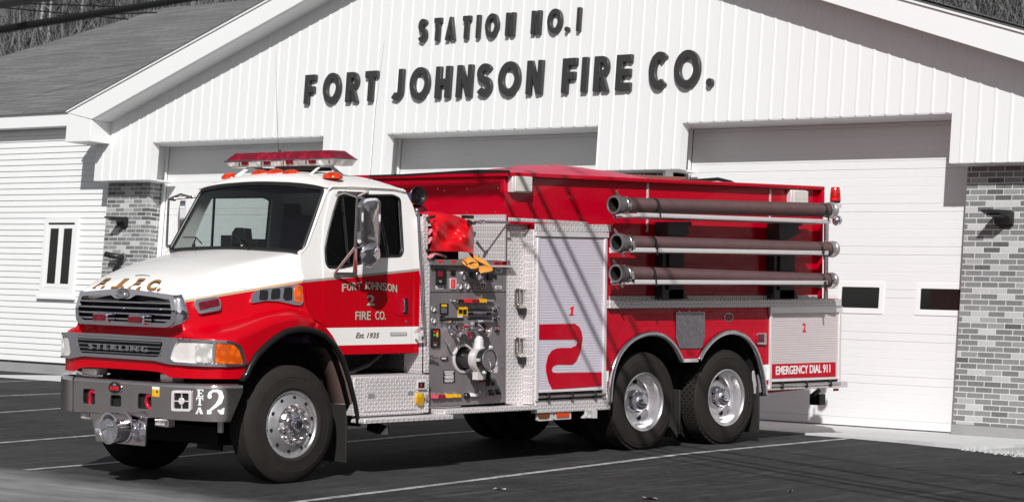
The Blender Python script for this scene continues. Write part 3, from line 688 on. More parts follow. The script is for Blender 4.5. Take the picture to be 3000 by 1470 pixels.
TRUCK=tag(empty('fire_truck',(0,0,0),(0,TILT,0)),'red and white fire tanker truck parked in front of the station','fire truck')
def part(mb,name,mat,parent=None,**k): return mb.build(name,mat,parent or TRUCK,**k)
zz6=lambda u,v:(1220+u/5.047,740+v/5.047)
zz7=lambda u,v:(1220+u/5.047,980+v/5.047)
def yrect(a,b,y,t,r=0,mb=None):
    """rounded rectangle standing on a side plane between two picture corners, t thick outwards (-y)"""
    p=TY(*a,y);q=TY(*b,y); mb=mb or MB(); return mb.plate(rrect(p[0],p[2],q[0],q[2],r or .003),[],lambda u,v,d:(u,d,v),y+.001,y-t)
def ypoly(pts,y,t,mb=None,holes=(),y0=None):
    P=[tuple(TY(*p,y)[[0,2]]) for p in pts]; H=[[tuple(TY(*p,y)[[0,2]]) for p in h] for h in holes]
    return (mb or MB()).plate(P,H,lambda u,v,d:(u,d,v),y+.001 if y0 is None else y0,y-t)
def ydisc(c,rz,y,prof=None,t=.02,n=24,mb=None):
    """disc or knob facing outwards at a picture point; rz = vertical radius in picture pixels"""
    p=TY(*c,y); r=rz/288; mb=mb or MB(); return mb.lathe(p,(0,-1,0),[(d,q*r) for d,q in prof] if prof else [(0,1*r),(t*.8,1*r),(t,.92*r),(t,0)],n)
YC=1.22
# ---------------------------------------------------------------- chassis
mb=MB()
for y in (.78,1.58): mb.box((-5.9,y,.62),(3.3,y+.09,.88))
mb.box((-5.2,.75,.50),(-4.5,1.7,.62)); mb.box((-.5,.9,.35),(2.0,1.55,.62)); mb.box((-3.3,.4,.55),(-2.2,2.1,.9)); mb.box((-1.7,.15,.52),(-.75,2.3,.9)); mb.box((-.75,.62,.62),(2.0,1.8,1.3)); mb.box((2.05,.1,.60),(3.3,2.34,.9)); mb.box((-5.5,.55,.62),(-4.35,1.9,1.25))
part(mb,'chassis',P_VOID)
mb=MB(); mb.box((-5.35,.62,.25),(-5.0,1.8,.42)); mb.tube([(-4.93,.35,.46),(-4.93,2.1,.46)],.07,10); part(mb,'front_axle',P_VOID)
mb=MB()
for x in (0,1.372): mb.tube([(x,.3,.51),(x,2.14,.51)],.10,12); mb.lathe((x,1.22,.51),(1,0,0),[(-.22,0),(-.2,.12),(0,.22),(.2,.12),(.22,0)],16)
part(mb,'rear_axle',P_VOID,smooth=40)
mb=MB(); mb.tube([(-4.2,1.0,.55),(-2.4,1.3,.5)],.06,8); mb.tube([(-2.9,2.0,.62),(-1.9,2.0,.62)],.25,18); part(mb,'fuel_tank',P_VOID,smooth=40)
# ---------------------------------------------------------------- wheels
def wheel_front(x,z,yo,s):
    """s=-1: outer face looks towards -y"""
    c=(x,yo,z); root=empty('front_wheel',(x,yo,z),parent=TRUCK); ax=(0,s,0); Rr=.545
    W=.33; pr=[(-W+.03,.30),(-W,.42),(-W+.015,.49),(-W+.05,Rr-.02),(-W+.075,Rr)]
    for g in range(4):
        q=-W+.105+g*.048; pr+=[(q-.006,Rr),(q-.004,Rr-.014),(q+.004,Rr-.014),(q+.006,Rr)]
    pr+=[(-.055,Rr),(-.035,Rr-.018),(-.012,.47),(-.004,.44),(-.006,.435),(0,.40),(-.004,.345),(-.002,.34),(-.015,.315),(-.03,.305),(-.06,.30)]
    mb=MB(); mb.lathe((0,0,0),ax,pr,72); part(mb,'tyre',P_TYF,root,smooth=28)
    mb=MB(); mb.lathe((0,0,0),ax,[(-.2,.285),(-.05,.300),(-.022,.309),(-.018,.312),(-.02,.302),(-.034,.292),(-.038,.272),(-.030,.262),(-.018,.235),(.004,.200),(.010,.188),(-.012,.172),(-.016,.150),(.012,.125),(.016,.06),(.016,0)],64)
    part(mb,'rim',P_ALUM,root,smooth=30)
    mb=MB()
    for k in range(10):
        a=2*math.pi*(k+.3)/10; p=Vector((.248*math.cos(a),0,.248*math.sin(a))); mb.lathe(p+Vector((0,s*(-.0225),0)),ax,[(0,0),(0,.0185),(.004,.0175),(.0045,0)],14)
    part(mb,'hand_hole',P_VOID,root)
    for k in range(10):
        a=2*math.pi*(k+.5)/10; p=Vector((.142*math.cos(a),s*(-.014),.142*math.sin(a))); mb=MB(); mb.lathe(p,ax,[(0,.024),(.012,.024),(.016,.018),(.05,.017),(.072,.009),(.074,0)],12); part(mb,'lug_nut',P_CHRW,root,smooth=40)
    mb=MB(); mb.lathe((0,0,0),ax,[(.016,.098),(.05,.090),(.055,.072),(.050,.060),(.085,.055),(.10,.05),(.102,.036),(.096,.03),(.096,0)],28); part(mb,'hub',P_CHR,root,smooth=35)
    mb=MB(); mb.lathe((0,0,0),ax,[(.097,0),(.097,.028),(.099,.028),(.099,0)],20); part(mb,'hub_bore',P_VOID,root)
    return root
def wheel_dual(x,z,yo,s,near=True):
    root=empty('rear_wheel',(x,yo,z),parent=TRUCK); ax=(0,s,0); Rr=.523
    for o in (0,-.325):
        W=.275; pr=[(o-W+.03,.30),(o-W,.42),(o-W+.02,Rr-.03),(o-W+.05,Rr-.012),(o-.05,Rr-.012),(o-.02,Rr-.03),(o-.008,.46),(o,.44),(o-.004,.435),(o+.003,.40),(o-.004,.345),(o-.012,.318),(o-.035,.302),(o-.07,.298)]
        mb=MB(); mb.lathe((0,0,0),ax,pr,64)
        if near:   # zigzag lugs
            nn=46
            for k in range(nn):
                for j in range(5):
                    w0=o-W+.042+j*.0385; a=2*math.pi*(k+.5*(j%2))/nn; da=2*math.pi/nn*.40
                    def P(aa,ww,r): return (r*math.cos(aa),s*ww,r*math.sin(aa))
                    sh=da*.35; r0,r1=Rr-.016,Rr+.004
                    q=[P(a-da,w0,r0),P(a+da,w0,r0),P(a+da+sh,w0+.018,r0),P(a+da,w0+.0345,r0),P(a-da,w0+.0345,r0),P(a-da+sh,w0+.018,r0)]
                    q2=[P(a-da,w0,r1),P(a+da,w0,r1),P(a+da+sh,w0+.018,r1),P(a+da,w0+.0345,r1),P(a-da,w0+.0345,r1),P(a-da+sh,w0+.018,r1)]
                    mb.add(q+q2,[(6,7,8,9,10,11)]+[(i,(i+1)%6,6+(i+1)%6,6+i) for i in range(6)])
        part(mb,'tyre',P_TYR,root,smooth=28,fix=False)
    mb=MB(); mb.lathe((0,0,0),ax,[(-.06,.298),(-.03,.304),(-.012,.311),(-.006,.313),(-.008,.304),(-.022,.292),(-.03,.276),(-.10,.268),(-.155,.262),(-.172,.250),(-.178,.235),(-.168,.20),(-.150,.172),(-.148,.10),(-.148,0)],64); part(mb,'rim',P_ALUM,root,smooth=30)
    mb=MB()
    for k in range(5):
        a=2*math.pi*(k+.15)/5; p=Vector((.205*math.cos(a),s*(-.166),.205*math.sin(a))); mb.lathe(p,ax,[(0,0),(0,.032),(.006,.030),(.007,0)],16)
    part(mb,'hand_hole',P_VOID,root)
    mb=MB(); mb.lathe((0,0,0),ax,[(-.147,.125),(-.09,.12),(-.085,.105),(-.05,.10),(-.03,.09),(-.012,.07),(-.004,.035),(-.002,0)],32); part(mb,'hub_cap',P_CHR,root,smooth=50)
    return root
tyre_letters=[]
wheel_front(-4.93,.462,.045,-1); wheel_front(-4.93,.462,2.395,1)
for x in (0,1.372): wheel_dual(x,.512,.055,-1); wheel_dual(x,.512,2.385,1,False)
# ---------------------------------------------------------------- hood with fenders, one lofted skin
HX=[-4.68,-4.95,-5.2,-5.45,-5.7,-5.88,-5.96][::-1]
def tab(v): v=v[::-1]; return lambda x: float(np.interp(x,HX,v))
H_z0=tab([2.09,2.045,1.995,1.935,1.86,1.775,1.705])
H_a3=tab([.93,.885,.845,.80,.77,.745,.725]); H_z3=tab([2.035,1.985,1.935,1.872,1.79,1.705,1.65])
H_a4=tab([1.025,.97,.92,.87,.825,.79,.765]); H_z4=tab([1.80,1.76,1.72,1.665,1.60,1.545,1.50])
H_a5=tab([1.05,1.03,1.0,.955,.90,.84,.80]); H_z5=tab([1.52,1.535,1.495,1.44,1.39,1.345,1.31])
H_a6=tab([1.10,1.15,1.155,1.135,1.12,1.08,1.0]); H_z6=tab([1.475,1.515,1.485,1.40,1.325,1.285,1.265])
H_a7=tab([1.175,1.225,1.225,1.225,1.225,1.215,1.17]); H_z7=tab([1.405,1.445,1.415,1.33,1.265,1.235,1.225])
NA=[0,.55,.74,.95,1.08,1.17,1.215,1.225]; NX=[-6.03,-6.03,-6.022,-5.975,-5.90,-5.79,-5.65,-5.53]
def nose(a): return float(np.interp(abs(a),NA,NX))
ARX=[-5.56,-5.523,-5.42,-5.296,-5.2,-5.093,-5.0,-4.907,-4.8,-4.727,-4.605,-4.483,-4.389,-4.293,-4.206,-4.183]; ARZ=[.90,.991,1.12,1.211,1.27,1.319,1.338,1.346,1.338,1.322,1.282,1.189,1.074,.856,.599,.475]
def arch(x): return float(np.interp(x,ARX,ARZ,left=.90))
ST=[-4.68,-4.82,-4.95,-5.08,-5.2,-5.32,-5.42,-5.5,-5.56,-5.63,-5.72,-5.8,-5.87,-5.92,-5.96]
def hood_half(sg):
    rows=[]
    for x in ST:
        a3,z3=H_a3(x),H_z3(x); z0=H_z0(x)
        r=[(0,z0),(.3,z0-.008),(.56,z0-(z0-z3)*.38),(a3-.05,z3+.022),(a3,z3),(a3+.018,z3-.045),(H_a4(x),H_z4(x)),((H_a4(x)+H_a5(x))/2-.004,(H_z4(x)+H_z5(x))/2),(H_a5(x),H_z5(x)+.012),(H_a5(x)+.03,H_z5(x)-.012),(H_a6(x),H_z6(x)),(H_a7(x)-.018,H_z7(x)+.022),(H_a7(x),H_z7(x))]
        rows.append([(max(x,nose(a)+.012),YC+sg*a,z) for a,z in r])
    # curtain: outer side from cowl to nose, then across the front to the centre line
    path=[rr[-1] for rr in rows]+[p for p in rows[-1][-2::-1]]
    n=len(path); cur=[]
    for lev in range(5):
        f=lev/4; q=[]
        for i,p in enumerate(path):
            if i<len(ST):
                x=p[0]; zb=max(arch(x),.90)+.004; a=abs(p[1]-YC); a2=a if lev<1 else min(1.222,max(a,1.0)) if i>=len(ST)-3 else a
                q.append((p[0],p[1],p[2]+(zb-p[2])*f))
            else:
                a=abs(p[1]-YC); zb=.905 if a>.72 else (.955 if a<.62 else .93); ff=f; zz_=p[2]+(zb-p[2])*ff; xx=(nose(a)+.17*min(1,max(0,(zz_-1.13)/.17))) if lev>0 else p[0]
                q.append((xx,p[1],zz_))
        cur.append(q)
    return rows,cur
mb=MB()
for sg in (-1,1):
    rows,cur=hood_half(sg); mb.grid(rows); mb.grid(cur)
hood=part(mb,'hood',P_CAB,smooth=55,subsurf=2)
bpy.context.view_layer.update()
HBVH=BVHTree.FromObject(hood,bpy.context.evaluated_depsgraph_get())   # in the truck's frame
def hit(px,py,off=0.0):
    """point of the hood skin seen at a picture point, lifted along its normal"""
    d=Vector(TTR@np.array([px-1500,py-735,F_PX])).normalized(); loc,nr,i,ds=HBVH.ray_cast(Vector(CT),d)
    if loc is None: return None,None
    if nr.dot(d)>0: nr=-nr
    return loc+nr*off,nr
def drape(mb,pts2d,off0,off1):
    """picture outline wrapped on the hood skin as a thin shape"""
    A=[hit(*p) for p in pts2d]; A=[(l,n) for l,n in A if l is not None]
    P=[Vector((p[0],p[1])) for p in pts2d]; k=len(P)
    vo,eo,fo,ov,oe,of=delaunay_2d_cdt(P,[(i,(i+1)%k) for i in range(k)],[],1,1e-6)
    vs=[];nn=[]
    for p in vo:
        l,n=hit(p.x,p.y)
        if l is None: l,n=A[0]
        vs.append(l);nn.append(n)
    m=len(vs); idx={}
    for i,o in enumerate(ov):
        for q in o: idx[q]=i
    return mb.add([l+n*off1 for l,n in zip(vs,nn)]+[l+n*off0 for l,n in zip(vs,nn)],[tuple(f) for f in fo]+[tuple(q+m for q in f)[::-1] for f in fo]+[(idx[(i+1)%k],idx[i],idx[i]+m,idx[(i+1)%k]+m) for i in range(k)])
# rear tail of the fender and the black wheel flares
for sg,yo in ((-1,0.0),(1,2.44)):
    q=[x for x in np.linspace(-4.70,-4.26,12)]
    mb=MB(); L=[[(x,yo-sg*.002,arch(x)+.002),(x,yo-sg*.002,arch(x)+.085*min(1,(-4.2-x)/.35)),(x,yo-sg*.16,arch(x)+.13*min(1,(-4.2-x)/.35))] for x in q]
    mb.grid(L); part(mb,'fender_tail',P_RED if False else P_CAB,smooth=60,solid=.012)
    pts=[(-5.60,.88)]+[(x,arch(x)) for x in np.linspace(-5.54,-4.19,46)]+[(-4.17,.42)]
    rows=[]
    for i,(x,z) in enumerate(pts):
        a=Vector(pts[max(i-1,0)]);b=Vector(pts[min(i+1,len(pts)-1)]);d=(b-a).normalized();nrm=Vector((-d.y,d.x))
        if nrm.y<0 and i>2 and i<30: nrm=-nrm
        cx,cz=-4.91,.62; nrm=Vector((x-cx,z-cz)).normalized()
        w=.055 if x<-4.6 else max(.032,.055-(x+4.6)*.05)
        rows.append([(x+nrm.x*(w*.5*math.sin(th)-.0) ,yo+sg*( .008+.034*math.cos(th)) ,z-w*.35*0+nrm.y*(w*.5*math.sin(th))) for th in np.linspace(-1.5,1.5,7)]+[(x-nrm.x*w*.5,yo-sg*.10,z-nrm.y*w*.5)])
    mb=MB(); mb.grid(rows); part(mb,'wheel_flare',P_FLARE,smooth=60,solid=.008)
    mb=MB(); rows=[[(x,yo-sg*.06,z-.004),(x,yo-sg*.62,z-.004)] for x,z in pts]; mb.grid(rows); part(mb,'wheel_well',P_VOID,smooth=60)
    # inner splash shield and mudflap behind the front wheel
    mb=MB(); mb.grid([[(x,yo-sg*.02,arch(x)),(x+.0,yo-sg*.36,arch(x)-.01)] for x in np.linspace(-4.46,-4.185,14)]); part(mb,'splash_shield',plain('brown_splash',(.12,.075,.065),.5),smooth=60,solid=.008)
    mb=MB(); mb.box((-4.225,yo-sg*.10,.07),(-4.205,yo-sg*.50,.62)); part(mb,'mudflap',P_RUBM,bevel=.004)
# ---------------------------------------------------------------- front: grilles, lamps, bumper
def curve_map(NA_,NX_,n=60):
    a=np.linspace(-NA_[-1],NA_[-1],2*n+1); P=[(float(np.interp(abs(q),NA_,NX_)),YC-q) for q in a]   # a>0: towards the viewer (-y)
    s=[0]
    for i in range(1,len(P)): s.append(s[-1]+math.hypot(P[i][0]-P[i-1][0],P[i][1]-P[i-1][1]))
    s=np.array(s)-s[-1]/2
    return s,np.array(P)
class Wrap:
    """vertical skin swept along a plan curve: (s,z,offset) -> point"""
    def __init__(w,NA_,NX_): w.s,w.P=curve_map(NA_,NX_)
    def __call__(w,u,v,t):
        x=np.interp(u,w.s,w.P[:,0]); y=np.interp(u,w.s,w.P[:,1]); e=.03
        dx=np.interp(u+e,w.s,w.P[:,0])-np.interp(u-e,w.s,w.P[:,0]); dy=np.interp(u+e,w.s,w.P[:,1])-np.interp(u-e,w.s,w.P[:,1]); l=math.hypot(dx,dy) or 1
        nx,ny=dy/l,-dx/l
        if nx>0 and abs(nx)>.3: nx,ny=-nx,-ny
        return (x+nx*t,y+ny*t,v)
    def at(w,px,py,off=0):
        """picture point -> (s,z): nearest crossing of the sight line with the skin"""
        d=TTR@np.array([px-1500,py-735,F_PX]); best=None
        for i in range(len(w.s)-1):
            p=w.P[i];q=w.P[i+1];e=q-p; A=np.array([[d[0],-e[0]],[d[1],-e[1]]]); det=np.linalg.det(A)
            if abs(det)<1e-9: continue
            t,k=np.linalg.solve(A,p-CT[:2])
            if -1e-6<=k<=1+1e-6 and (best is None or t<best[0]): best=(t,w.s[i]+k*(w.s[i+1]-w.s[i]),CT[2]+t*d[2])
        if best is None:
            j=0 if px<400 else -1; t=np.linalg.norm(w.P[j]-CT[:2])/np.linalg.norm(d[:2]); return (w.s[j],CT[2]+t*d[2])
        return best[1],best[2]
NOSE=Wrap(NA,NX)
def dens(pts,step=.06):
    out=[]
    for i,p in enumerate(pts):
        q=pts[(i+1)%len(pts)]; n=max(1,int(math.hypot(q[0]-p[0],q[1]-p[1])/step)); out+=[(p[0]+(q[0]-p[0])*k/n,p[1]+(q[1]-p[1])*k/n) for k in range(n)]
    return out
def wrap_plate(W,outer,holes,t0,t1,mb=None,step=.05):
    """plate bent round the skin: cut into vertical bands so that it follows the curve"""
    mb=mb or MB(); vo,fo,bd=fill([dens(outer,step)]+[dens(h,step) for h in holes]); n=len(vo)
    return mb.add([W(x,y,t1) for x,y in vo]+[W(x,y,t0) for x,y in vo],list(fo)+[tuple(i+n for i in f)[::-1] for f in fo]+[(b,a,a+n,b+n) for a,b in bd])
# upper grille: chrome shell standing proud of the nose
gx=-6.00
Gm=lambda u,v,t:(gx-t+.35*max(0,(v-1.50))*.35+.04*(abs(u)/.78)**2.2,YC-u,v)
g_out=rpoly([(-.66,1.356),(.66,1.356),(.75,1.395),(.765,1.50),(.715,1.655),(0,1.705),(-.715,1.655),(-.765,1.50),(-.75,1.395)],.045,4)
g_in=rpoly([(-.62,1.396),(.62,1.396),(.70,1.425),(.712,1.50),(.668,1.618),(.20,1.646),(.11,1.606),(-.11,1.606),(-.20,1.646),(-.668,1.618),(-.712,1.50),(-.70,1.425)],.03,4)
mb=MB(); wrap_plate(Gm,g_out,[g_in],-.16,.035,mb); ug=part(mb,'upper_grille',P_CHR,bevel=.016,seg=3)
mb=MB(); mb.plate(dens(g_in,.1),[],Gm,-.062,-.055); part(mb,'grille_mesh',P_VOID,ug)
for z,w in ((1.578,.685),(1.525,.705),(1.472,.71),(1.422,.70)):
    mb=MB(); rows=[]
    for u in np.linspace(-w,w,25):
        rows.append([Gm(u,z+dz,dt) for dz,dt in ((-.013,-.05),(-.016,.0),(-.009,.024),(.005,.030),(.015,.012),(.015,-.05))])
    mb.grid(rows,closed_v=True); part(mb,'slat',P_CHR,ug,smooth=45)
mb=MB(); c=Gm(0,1.655,.036); mb.lathe(c,(-1,0,.12),[(0,.001),(.0,.098),(.012,.094),(.016,.080),(.010,.072),(.010,0)],32)
o=part(mb,'badge',P_CHRW,ug,smooth=35); 
for v in o.data.vertices: v.co.z=1.655+(v.co.z-1.655)*.50
mb=MB(); mb.tube([Gm(u,1.655+zq,.050) for u,zq in ((.048,.016),(.0,.024),(-.05,.012),(-.045,.0),(0,0),(.046,-.002),(.05,-.014),(0,-.024),(-.05,-.015))],.006,6); part(mb,'emblem',P_CHR,ug,smooth=60)
# red warning lamps mounted on the grille
for (a,b) in (((270,915),(311,944)),((373,921),(418,951))):
    p=TX(*a,-6.13);q=TX(*b,-6.13); mb=MB()
    mb.box((-6.125,p[1]+.0,q[2]),(-6.02,q[1],p[2])); h=part(mb,'warning_lamp',P_CHR,bevel=.016,seg=3)
    mb=MB(); mb.box((-6.138,p[1]-.014,q[2]+.014),(-6.124,q[1]+.022,p[2]-.014)); part(mb,'lens',P_REDL,h,bevel=.006)
# lower grille and head-lamp surround
def nz(u,v): return NOSE.at(160+u/4.2067,780+v/4.2067)
sL=NOSE.s[0]+.05; sR=NOSE.s[-1]
bez=[nz(250,808),nz(1430,872),nz(2170,912),nz(2290,980),nz(2350,1190),nz(2320,1225),nz(2130,1236),nz(1450,1206),nz(1260,1160)]
zb,zt=bez[-1][1],bez[1][1]
Lh=[(-u,v) for u,v in bez[2:8]]
outer=[bez[0]]+bez[1:]+[(-bez[8][0],bez[8][1]+.004)]+[(-bez[7][0],bez[7][1])]+[(-u,v) for u,v in (bez[6],bez[5],bez[4],bez[3],bez[2])]
cut=[nz(1540,915),nz(1720,918),nz(2180,950),nz(2250,1010),nz(2318,1180),nz(2290,1205),nz(1490,1172),nz(1450,1130),nz(1490,1000)]
ghole=[(-.585,zb+.035),(.60,zb+.035),(.66,zt-.045),(-.645,zt-.045)]
cutL=[(-u,v) for u,v in cut][::-1]
mb=MB(); wrap_plate(NOSE,rpoly(outer,.03,3),[rpoly(cut,.03,3),rpoly(cutL,.03,3),rpoly(ghole,.03,3)],-.02,.03,mb); lg=part(mb,'lower_grille',P_CHR,bevel=.012,seg=3)
mb=MB(); wrap_plate(NOSE,ghole,[],-.0,.004,mb); part(mb,'grille_mesh',P_VOID,lg)
for k in range(5):
    z=zb+.05+k*(zt-zb-.075)/4; mb=MB(); rows=[[NOSE(u,z+dz,dt) for dz,dt in ((-.008,-.01),(-.010,.02),(-.002,.036),(.008,.03),(.009,-.01))] for u in np.linspace(-.63,.63,25)]
    mb.grid(rows,closed_v=True); part(mb,'slat',P_CHRW,lg,smooth=45)
mb=MB(); vs_,fs_=text_shape('STERLING',.012,1.35); V=np.array(vs_); mn,mx=V.min(0),V.max(0)
zc=zb+.05+1.45*(zt-zb-.075)/4; fN=lambda p,t:NOSE(-.44+.90*(p[0]-mn[0])/(mx[0]-mn[0]),zc-.026+.052*(p[1]-mn[1])/(mx[1]-mn[1]),t)
mb.add([fN(p,.048) for p in vs_]+[fN(p,.03) for p in vs_],list(fs_)+[tuple(i+len(vs_) for i in f)[::-1] for f in fs_]); part(mb,'grille_lettering',P_CHR,lg,fix=False)
for sg in (1,-1):
    M_=lambda L:[(sg*u,v) for u,v in L][::sg]
    mb=MB(); wrap_plate(NOSE,M_(cut),[],.001,.006,mb); hb=part(mb,'headlight',P_HEAD)
    lens=[nz(1745,945),nz(1945,950),nz(1940,1185),nz(1742,1175)]
    mb=MB(); wrap_plate(NOSE,M_(rpoly(lens,.03,4)),[],.006,.028,mb); part(mb,'lens',P_CLR,hb,bevel=.008)
    ind=[nz(2000,938),nz(2170,948),nz(2245,1010),nz(2312,1178),nz(2285,1200),nz(1990,1192),nz(1972,1120)]
    mb=MB(); wrap_plate(NOSE,M_(rpoly(ind,.025,4)),[],.006,.024,mb); part(mb,'turn_signal',P_AMB,hb,bevel=.01)
    mb=MB(); a=nz(1962,940)[0]; wrap_plate(NOSE,M_([(nz(1950,940)[0],nz(1950,935)[1]),(nz(1992,940)[0],nz(1992,937)[1]),(nz(1978,1200)[0],nz(1978,1196)[1]),(nz(1950,1195)[0],nz(1950,1192)[1])]),[],.006,.030,mb); part(mb,'divider',P_CHR,hb,bevel=.004)
# bumper
BA=[0,.50,.706,.78,1.0,1.15,1.22,1.245]; BX=[-6.062,-6.06,-6.052,-6.03,-5.95,-5.87,-5.77,-5.60]
BUMP=Wrap(BA,BX)
def bz(u,v): return BUMP.at(160+u/4.2067,1060+v/4.2067)
zt_=.855; zb_=.535
def prof_strip(W,s0,s1,n,pr,mb=None):
    mb=mb or MB(); return mb.grid([[W(u,v,t) for v,t in pr] for u in np.linspace(s0,s1,n)])
h1=[bz(352,325),bz(495,335),bz(500,520),bz(352,505)];h2=[bz(690,400),bz(820,408),bz(820,550),bz(685,540)];h3=[bz(1028,380),bz(1190,393),bz(1195,578),bz(1022,570)]
sA=bz(232,400)[0]; sB=bz(1335,450)[0]; cen=[(sA,zb_),(sB,zb_),(sB,zt_-.03),(sA,zt_-.03)]
mb=MB(); wrap_plate(BUMP,cen,[rpoly(h,.025,4) for h in (h1,h2,h3)],-.02,.0,mb); 
prof_strip(BUMP,sA,sB,20,[(zt_-.032,0.0005),(zt_-.014,-.002),(zt_-.002,-.010),(zt_+.007,-.024),(zt_+.011,-.05),(zt_+.011,-.16),(zt_-.02,-.16)],mb); prof_strip(BUMP,sA,sB,20,[(zb_,0),(zb_-.008,-.012),(zb_-.010,-.10)],mb)
bump=part(mb,'bumper',P_BUMP,smooth=30)
sE=BUMP.s[-1]
for sg in (1,-1):
    mb=MB(); e0=(sB+.006) if sg>0 else (sA-.006); e1=sg*sE
    out=[(e0,zb_-.006),(sg*(sE-.13),zb_-.016),(sg*sE,zt_-.04),(sg*sE,zt_+.0),(e0,zt_+.006)][::sg]
    out=[(e0,zb_-.006)]+[(e0+(sg*(sE-.13)-e0)*k/10,zb_-.006-.01*k/10) for k in range(1,11)]+[(sg*sE,zt_-.07),(sg*sE,zt_-.034)]+[(sg*sE+(e0-sg*sE)*k/12,zt_-.034+.004*k/12) for k in range(1,13)]
    wrap_plate(BUMP,out[::sg],[],-.02,.008,mb); prof_strip(BUMP,e0,e1,24,[(zt_-.036,.0085),(zt_-.014,.006),(zt_-.001,-.002),(zt_+.008,-.016),(zt_+.012,-.04),(zt_+.012,-.12)],mb)
    part(mb,'bumper_end',P_BUMP,bump,smooth=30)
mb=MB(); mb.box((-6.02,.55,.56),(-5.86,1.9,.84)); part(mb,'bumper_back',P_VOID,bump)
for h,lean in ((h1,0),(h3,1)):
    uc=sum(p[0] for p in h)/4+ (.0 if not lean else .055); zc=sum(p[1] for p in h)/4; p=Vector(BUMP(uc,zc,-.03)); mb=MB()
    mb.tube([p+Vector((0,.02,-.075)),p+Vector((0,.02 if not lean else .05,-.02)),p+Vector((-.01,.0,.035)),p+Vector((-.005,-.03,.06)),p+Vector((0,-.05,.03))] if not lean else [p+Vector((0,-.03,.06)),p+Vector((-.01,.03,.05)),p+Vector((-.01,.055,.0)),p+Vector((-.01,.03,-.05)),p+Vector((0,-.02,-.075))],.02,10); part(mb,'tow_hook',plain('red_hook',(.42,.006,.03),.3),bump,smooth=60)
def on_bump(body,quad,t=.004,off=.02,name='lettering',mat=None,parent=None,**k):
    A=[bz(*q) for q in quad]; mb=MB(); text_on(mb,body,[BUMP(u,v,.0085) for u,v in A],t,off,**k); return part(mb,name,mat or P_WHT,parent or bump,fix=False)
for ch,q in (('E',((1758,428),(1838,432),(1838,338),(1758,334))),('T',((1752,530),(1836,535),(1838,442),(1752,438))),('A',((1742,636),(1836,642),(1834,564),(1744,558)))):
    A=[bz(*p) for p in q]; w=A[1][0]-A[0][0]; h=A[2][1]-A[1][1]; u0,v0=A[0]
    def G(rects):
        mb=MB()
        for i,(x0,y0,x1,y1) in enumerate(rects): mb.plate([(u0+w*x0,v0+h*y0),(u0+w*x1,v0+h*y0),(u0+w*x1,v0+h*y1),(u0+w*x0,v0+h*y1)],[],lambda a,b,t:BUMP(a,b,t),.0085,.012+.0004*i)
        return mb
    if ch=='E': mb=G([(.15,0,.42,1),(0,0,.2,.1),(0,.9,.2,1),(.4,.0,1,.12),(.4,.88,1,1),(.88,.1,1,.3),(.88,.7,1,.9),(.4,.45,.72,.56),(.66,.36,.74,.64)])
    elif ch=='T': mb=G([(.37,.05,.63,1),(.2,0,.8,.1),(0,.88,.38,1),(.62,.88,1,1),(0,.68,.1,.9),(.9,.68,1,.9)])
    else:
        mb=G([(0,0,.32,.1),(.6,0,1,.1),(.3,.28,.62,.38)]); mb.plate(strip([(u0+w*.13,v0+h*.08),(u0+w*.45,v0+h)],[w*.12]*2),[],lambda a,b,t:BUMP(a,b,t),.0085,.0136); mb.plate(strip([(u0+w*.5,v0+h),(u0+w*.82,v0+h*.06)],[w*.26]*2),[],lambda a,b,t:BUMP(a,b,t),.0085,.0138)
    part(mb,'lettering',P_WHT,bump,fix=False)
# big numeral 2 with thick and thin strokes
A=[bz(1885,640),bz(2085,648),bz(2090,345),bz(1890,345)]; u0,v0=A[0]; w=A[1][0]-A[0][0]; h=A[2][1]-A[1][1]
pth=[(.10,.70),(.15,.84),(.32,.955),(.58,.955),(.77,.87),(.83,.71),(.74,.53),(.54,.37),(.32,.24),(.16,.15)]; wd_=[.20,.17,.10,.12,.26,.32,.27,.16,.12,.10]
mb=MB(); mp=lambda a,b,t:BUMP(u0+w*a,v0+h*b,t)
mb.plate(strip(pth,wd_),[],mp,.0085,.012); mb.plate([(.0,0),(.98,0),(1.02,.26),(.92,.26),(.85,.19),(.0,.17)],[],mp,.0095,.0142); mb.plate(ell(.15,.72,.13,.09,16),[],mp,.0085,.0134); part(mb,'numeral',P_WHT,bump,fix=False)
# siren horn grille set into the right end
sq=[bz(1462,345),bz(1700,350),bz(1700,605),bz(1455,600)]
mb=MB(); wrap_plate(BUMP,rpoly(sq,.025,4),[rpoly([bz(1490,378),bz(1672,382),bz(1672,575),bz(1485,570)],.015,3)],.006,.028,mb); hg=part(mb,'horn_grille',P_ALU,bump,bevel=.006)
mb=MB(); wrap_plate(BUMP,sq,[],.006,.0085,mb); part(mb,'horn_recess',P_VOID,hg)
c=bz(1578,478); mb=MB(); mb.cyl(BUMP(c[0],c[1],.014),(Vector(BUMP(c[0],c[1],1))-Vector(BUMP(c[0],c[1],0))),.032,.012,20); part(mb,'horn_boss',P_ALU,hg,bevel=.003)
mb=MB()
for a_,b_ in (((1578,380),(1578,572)),((1488,478),(1672,480))): mb.beam(BUMP(*bz(*a_),.016),BUMP(*bz(*b_),.016),.010,.008,up=(-1,0,0))
part(mb,'spoke',P_ALU,hg)
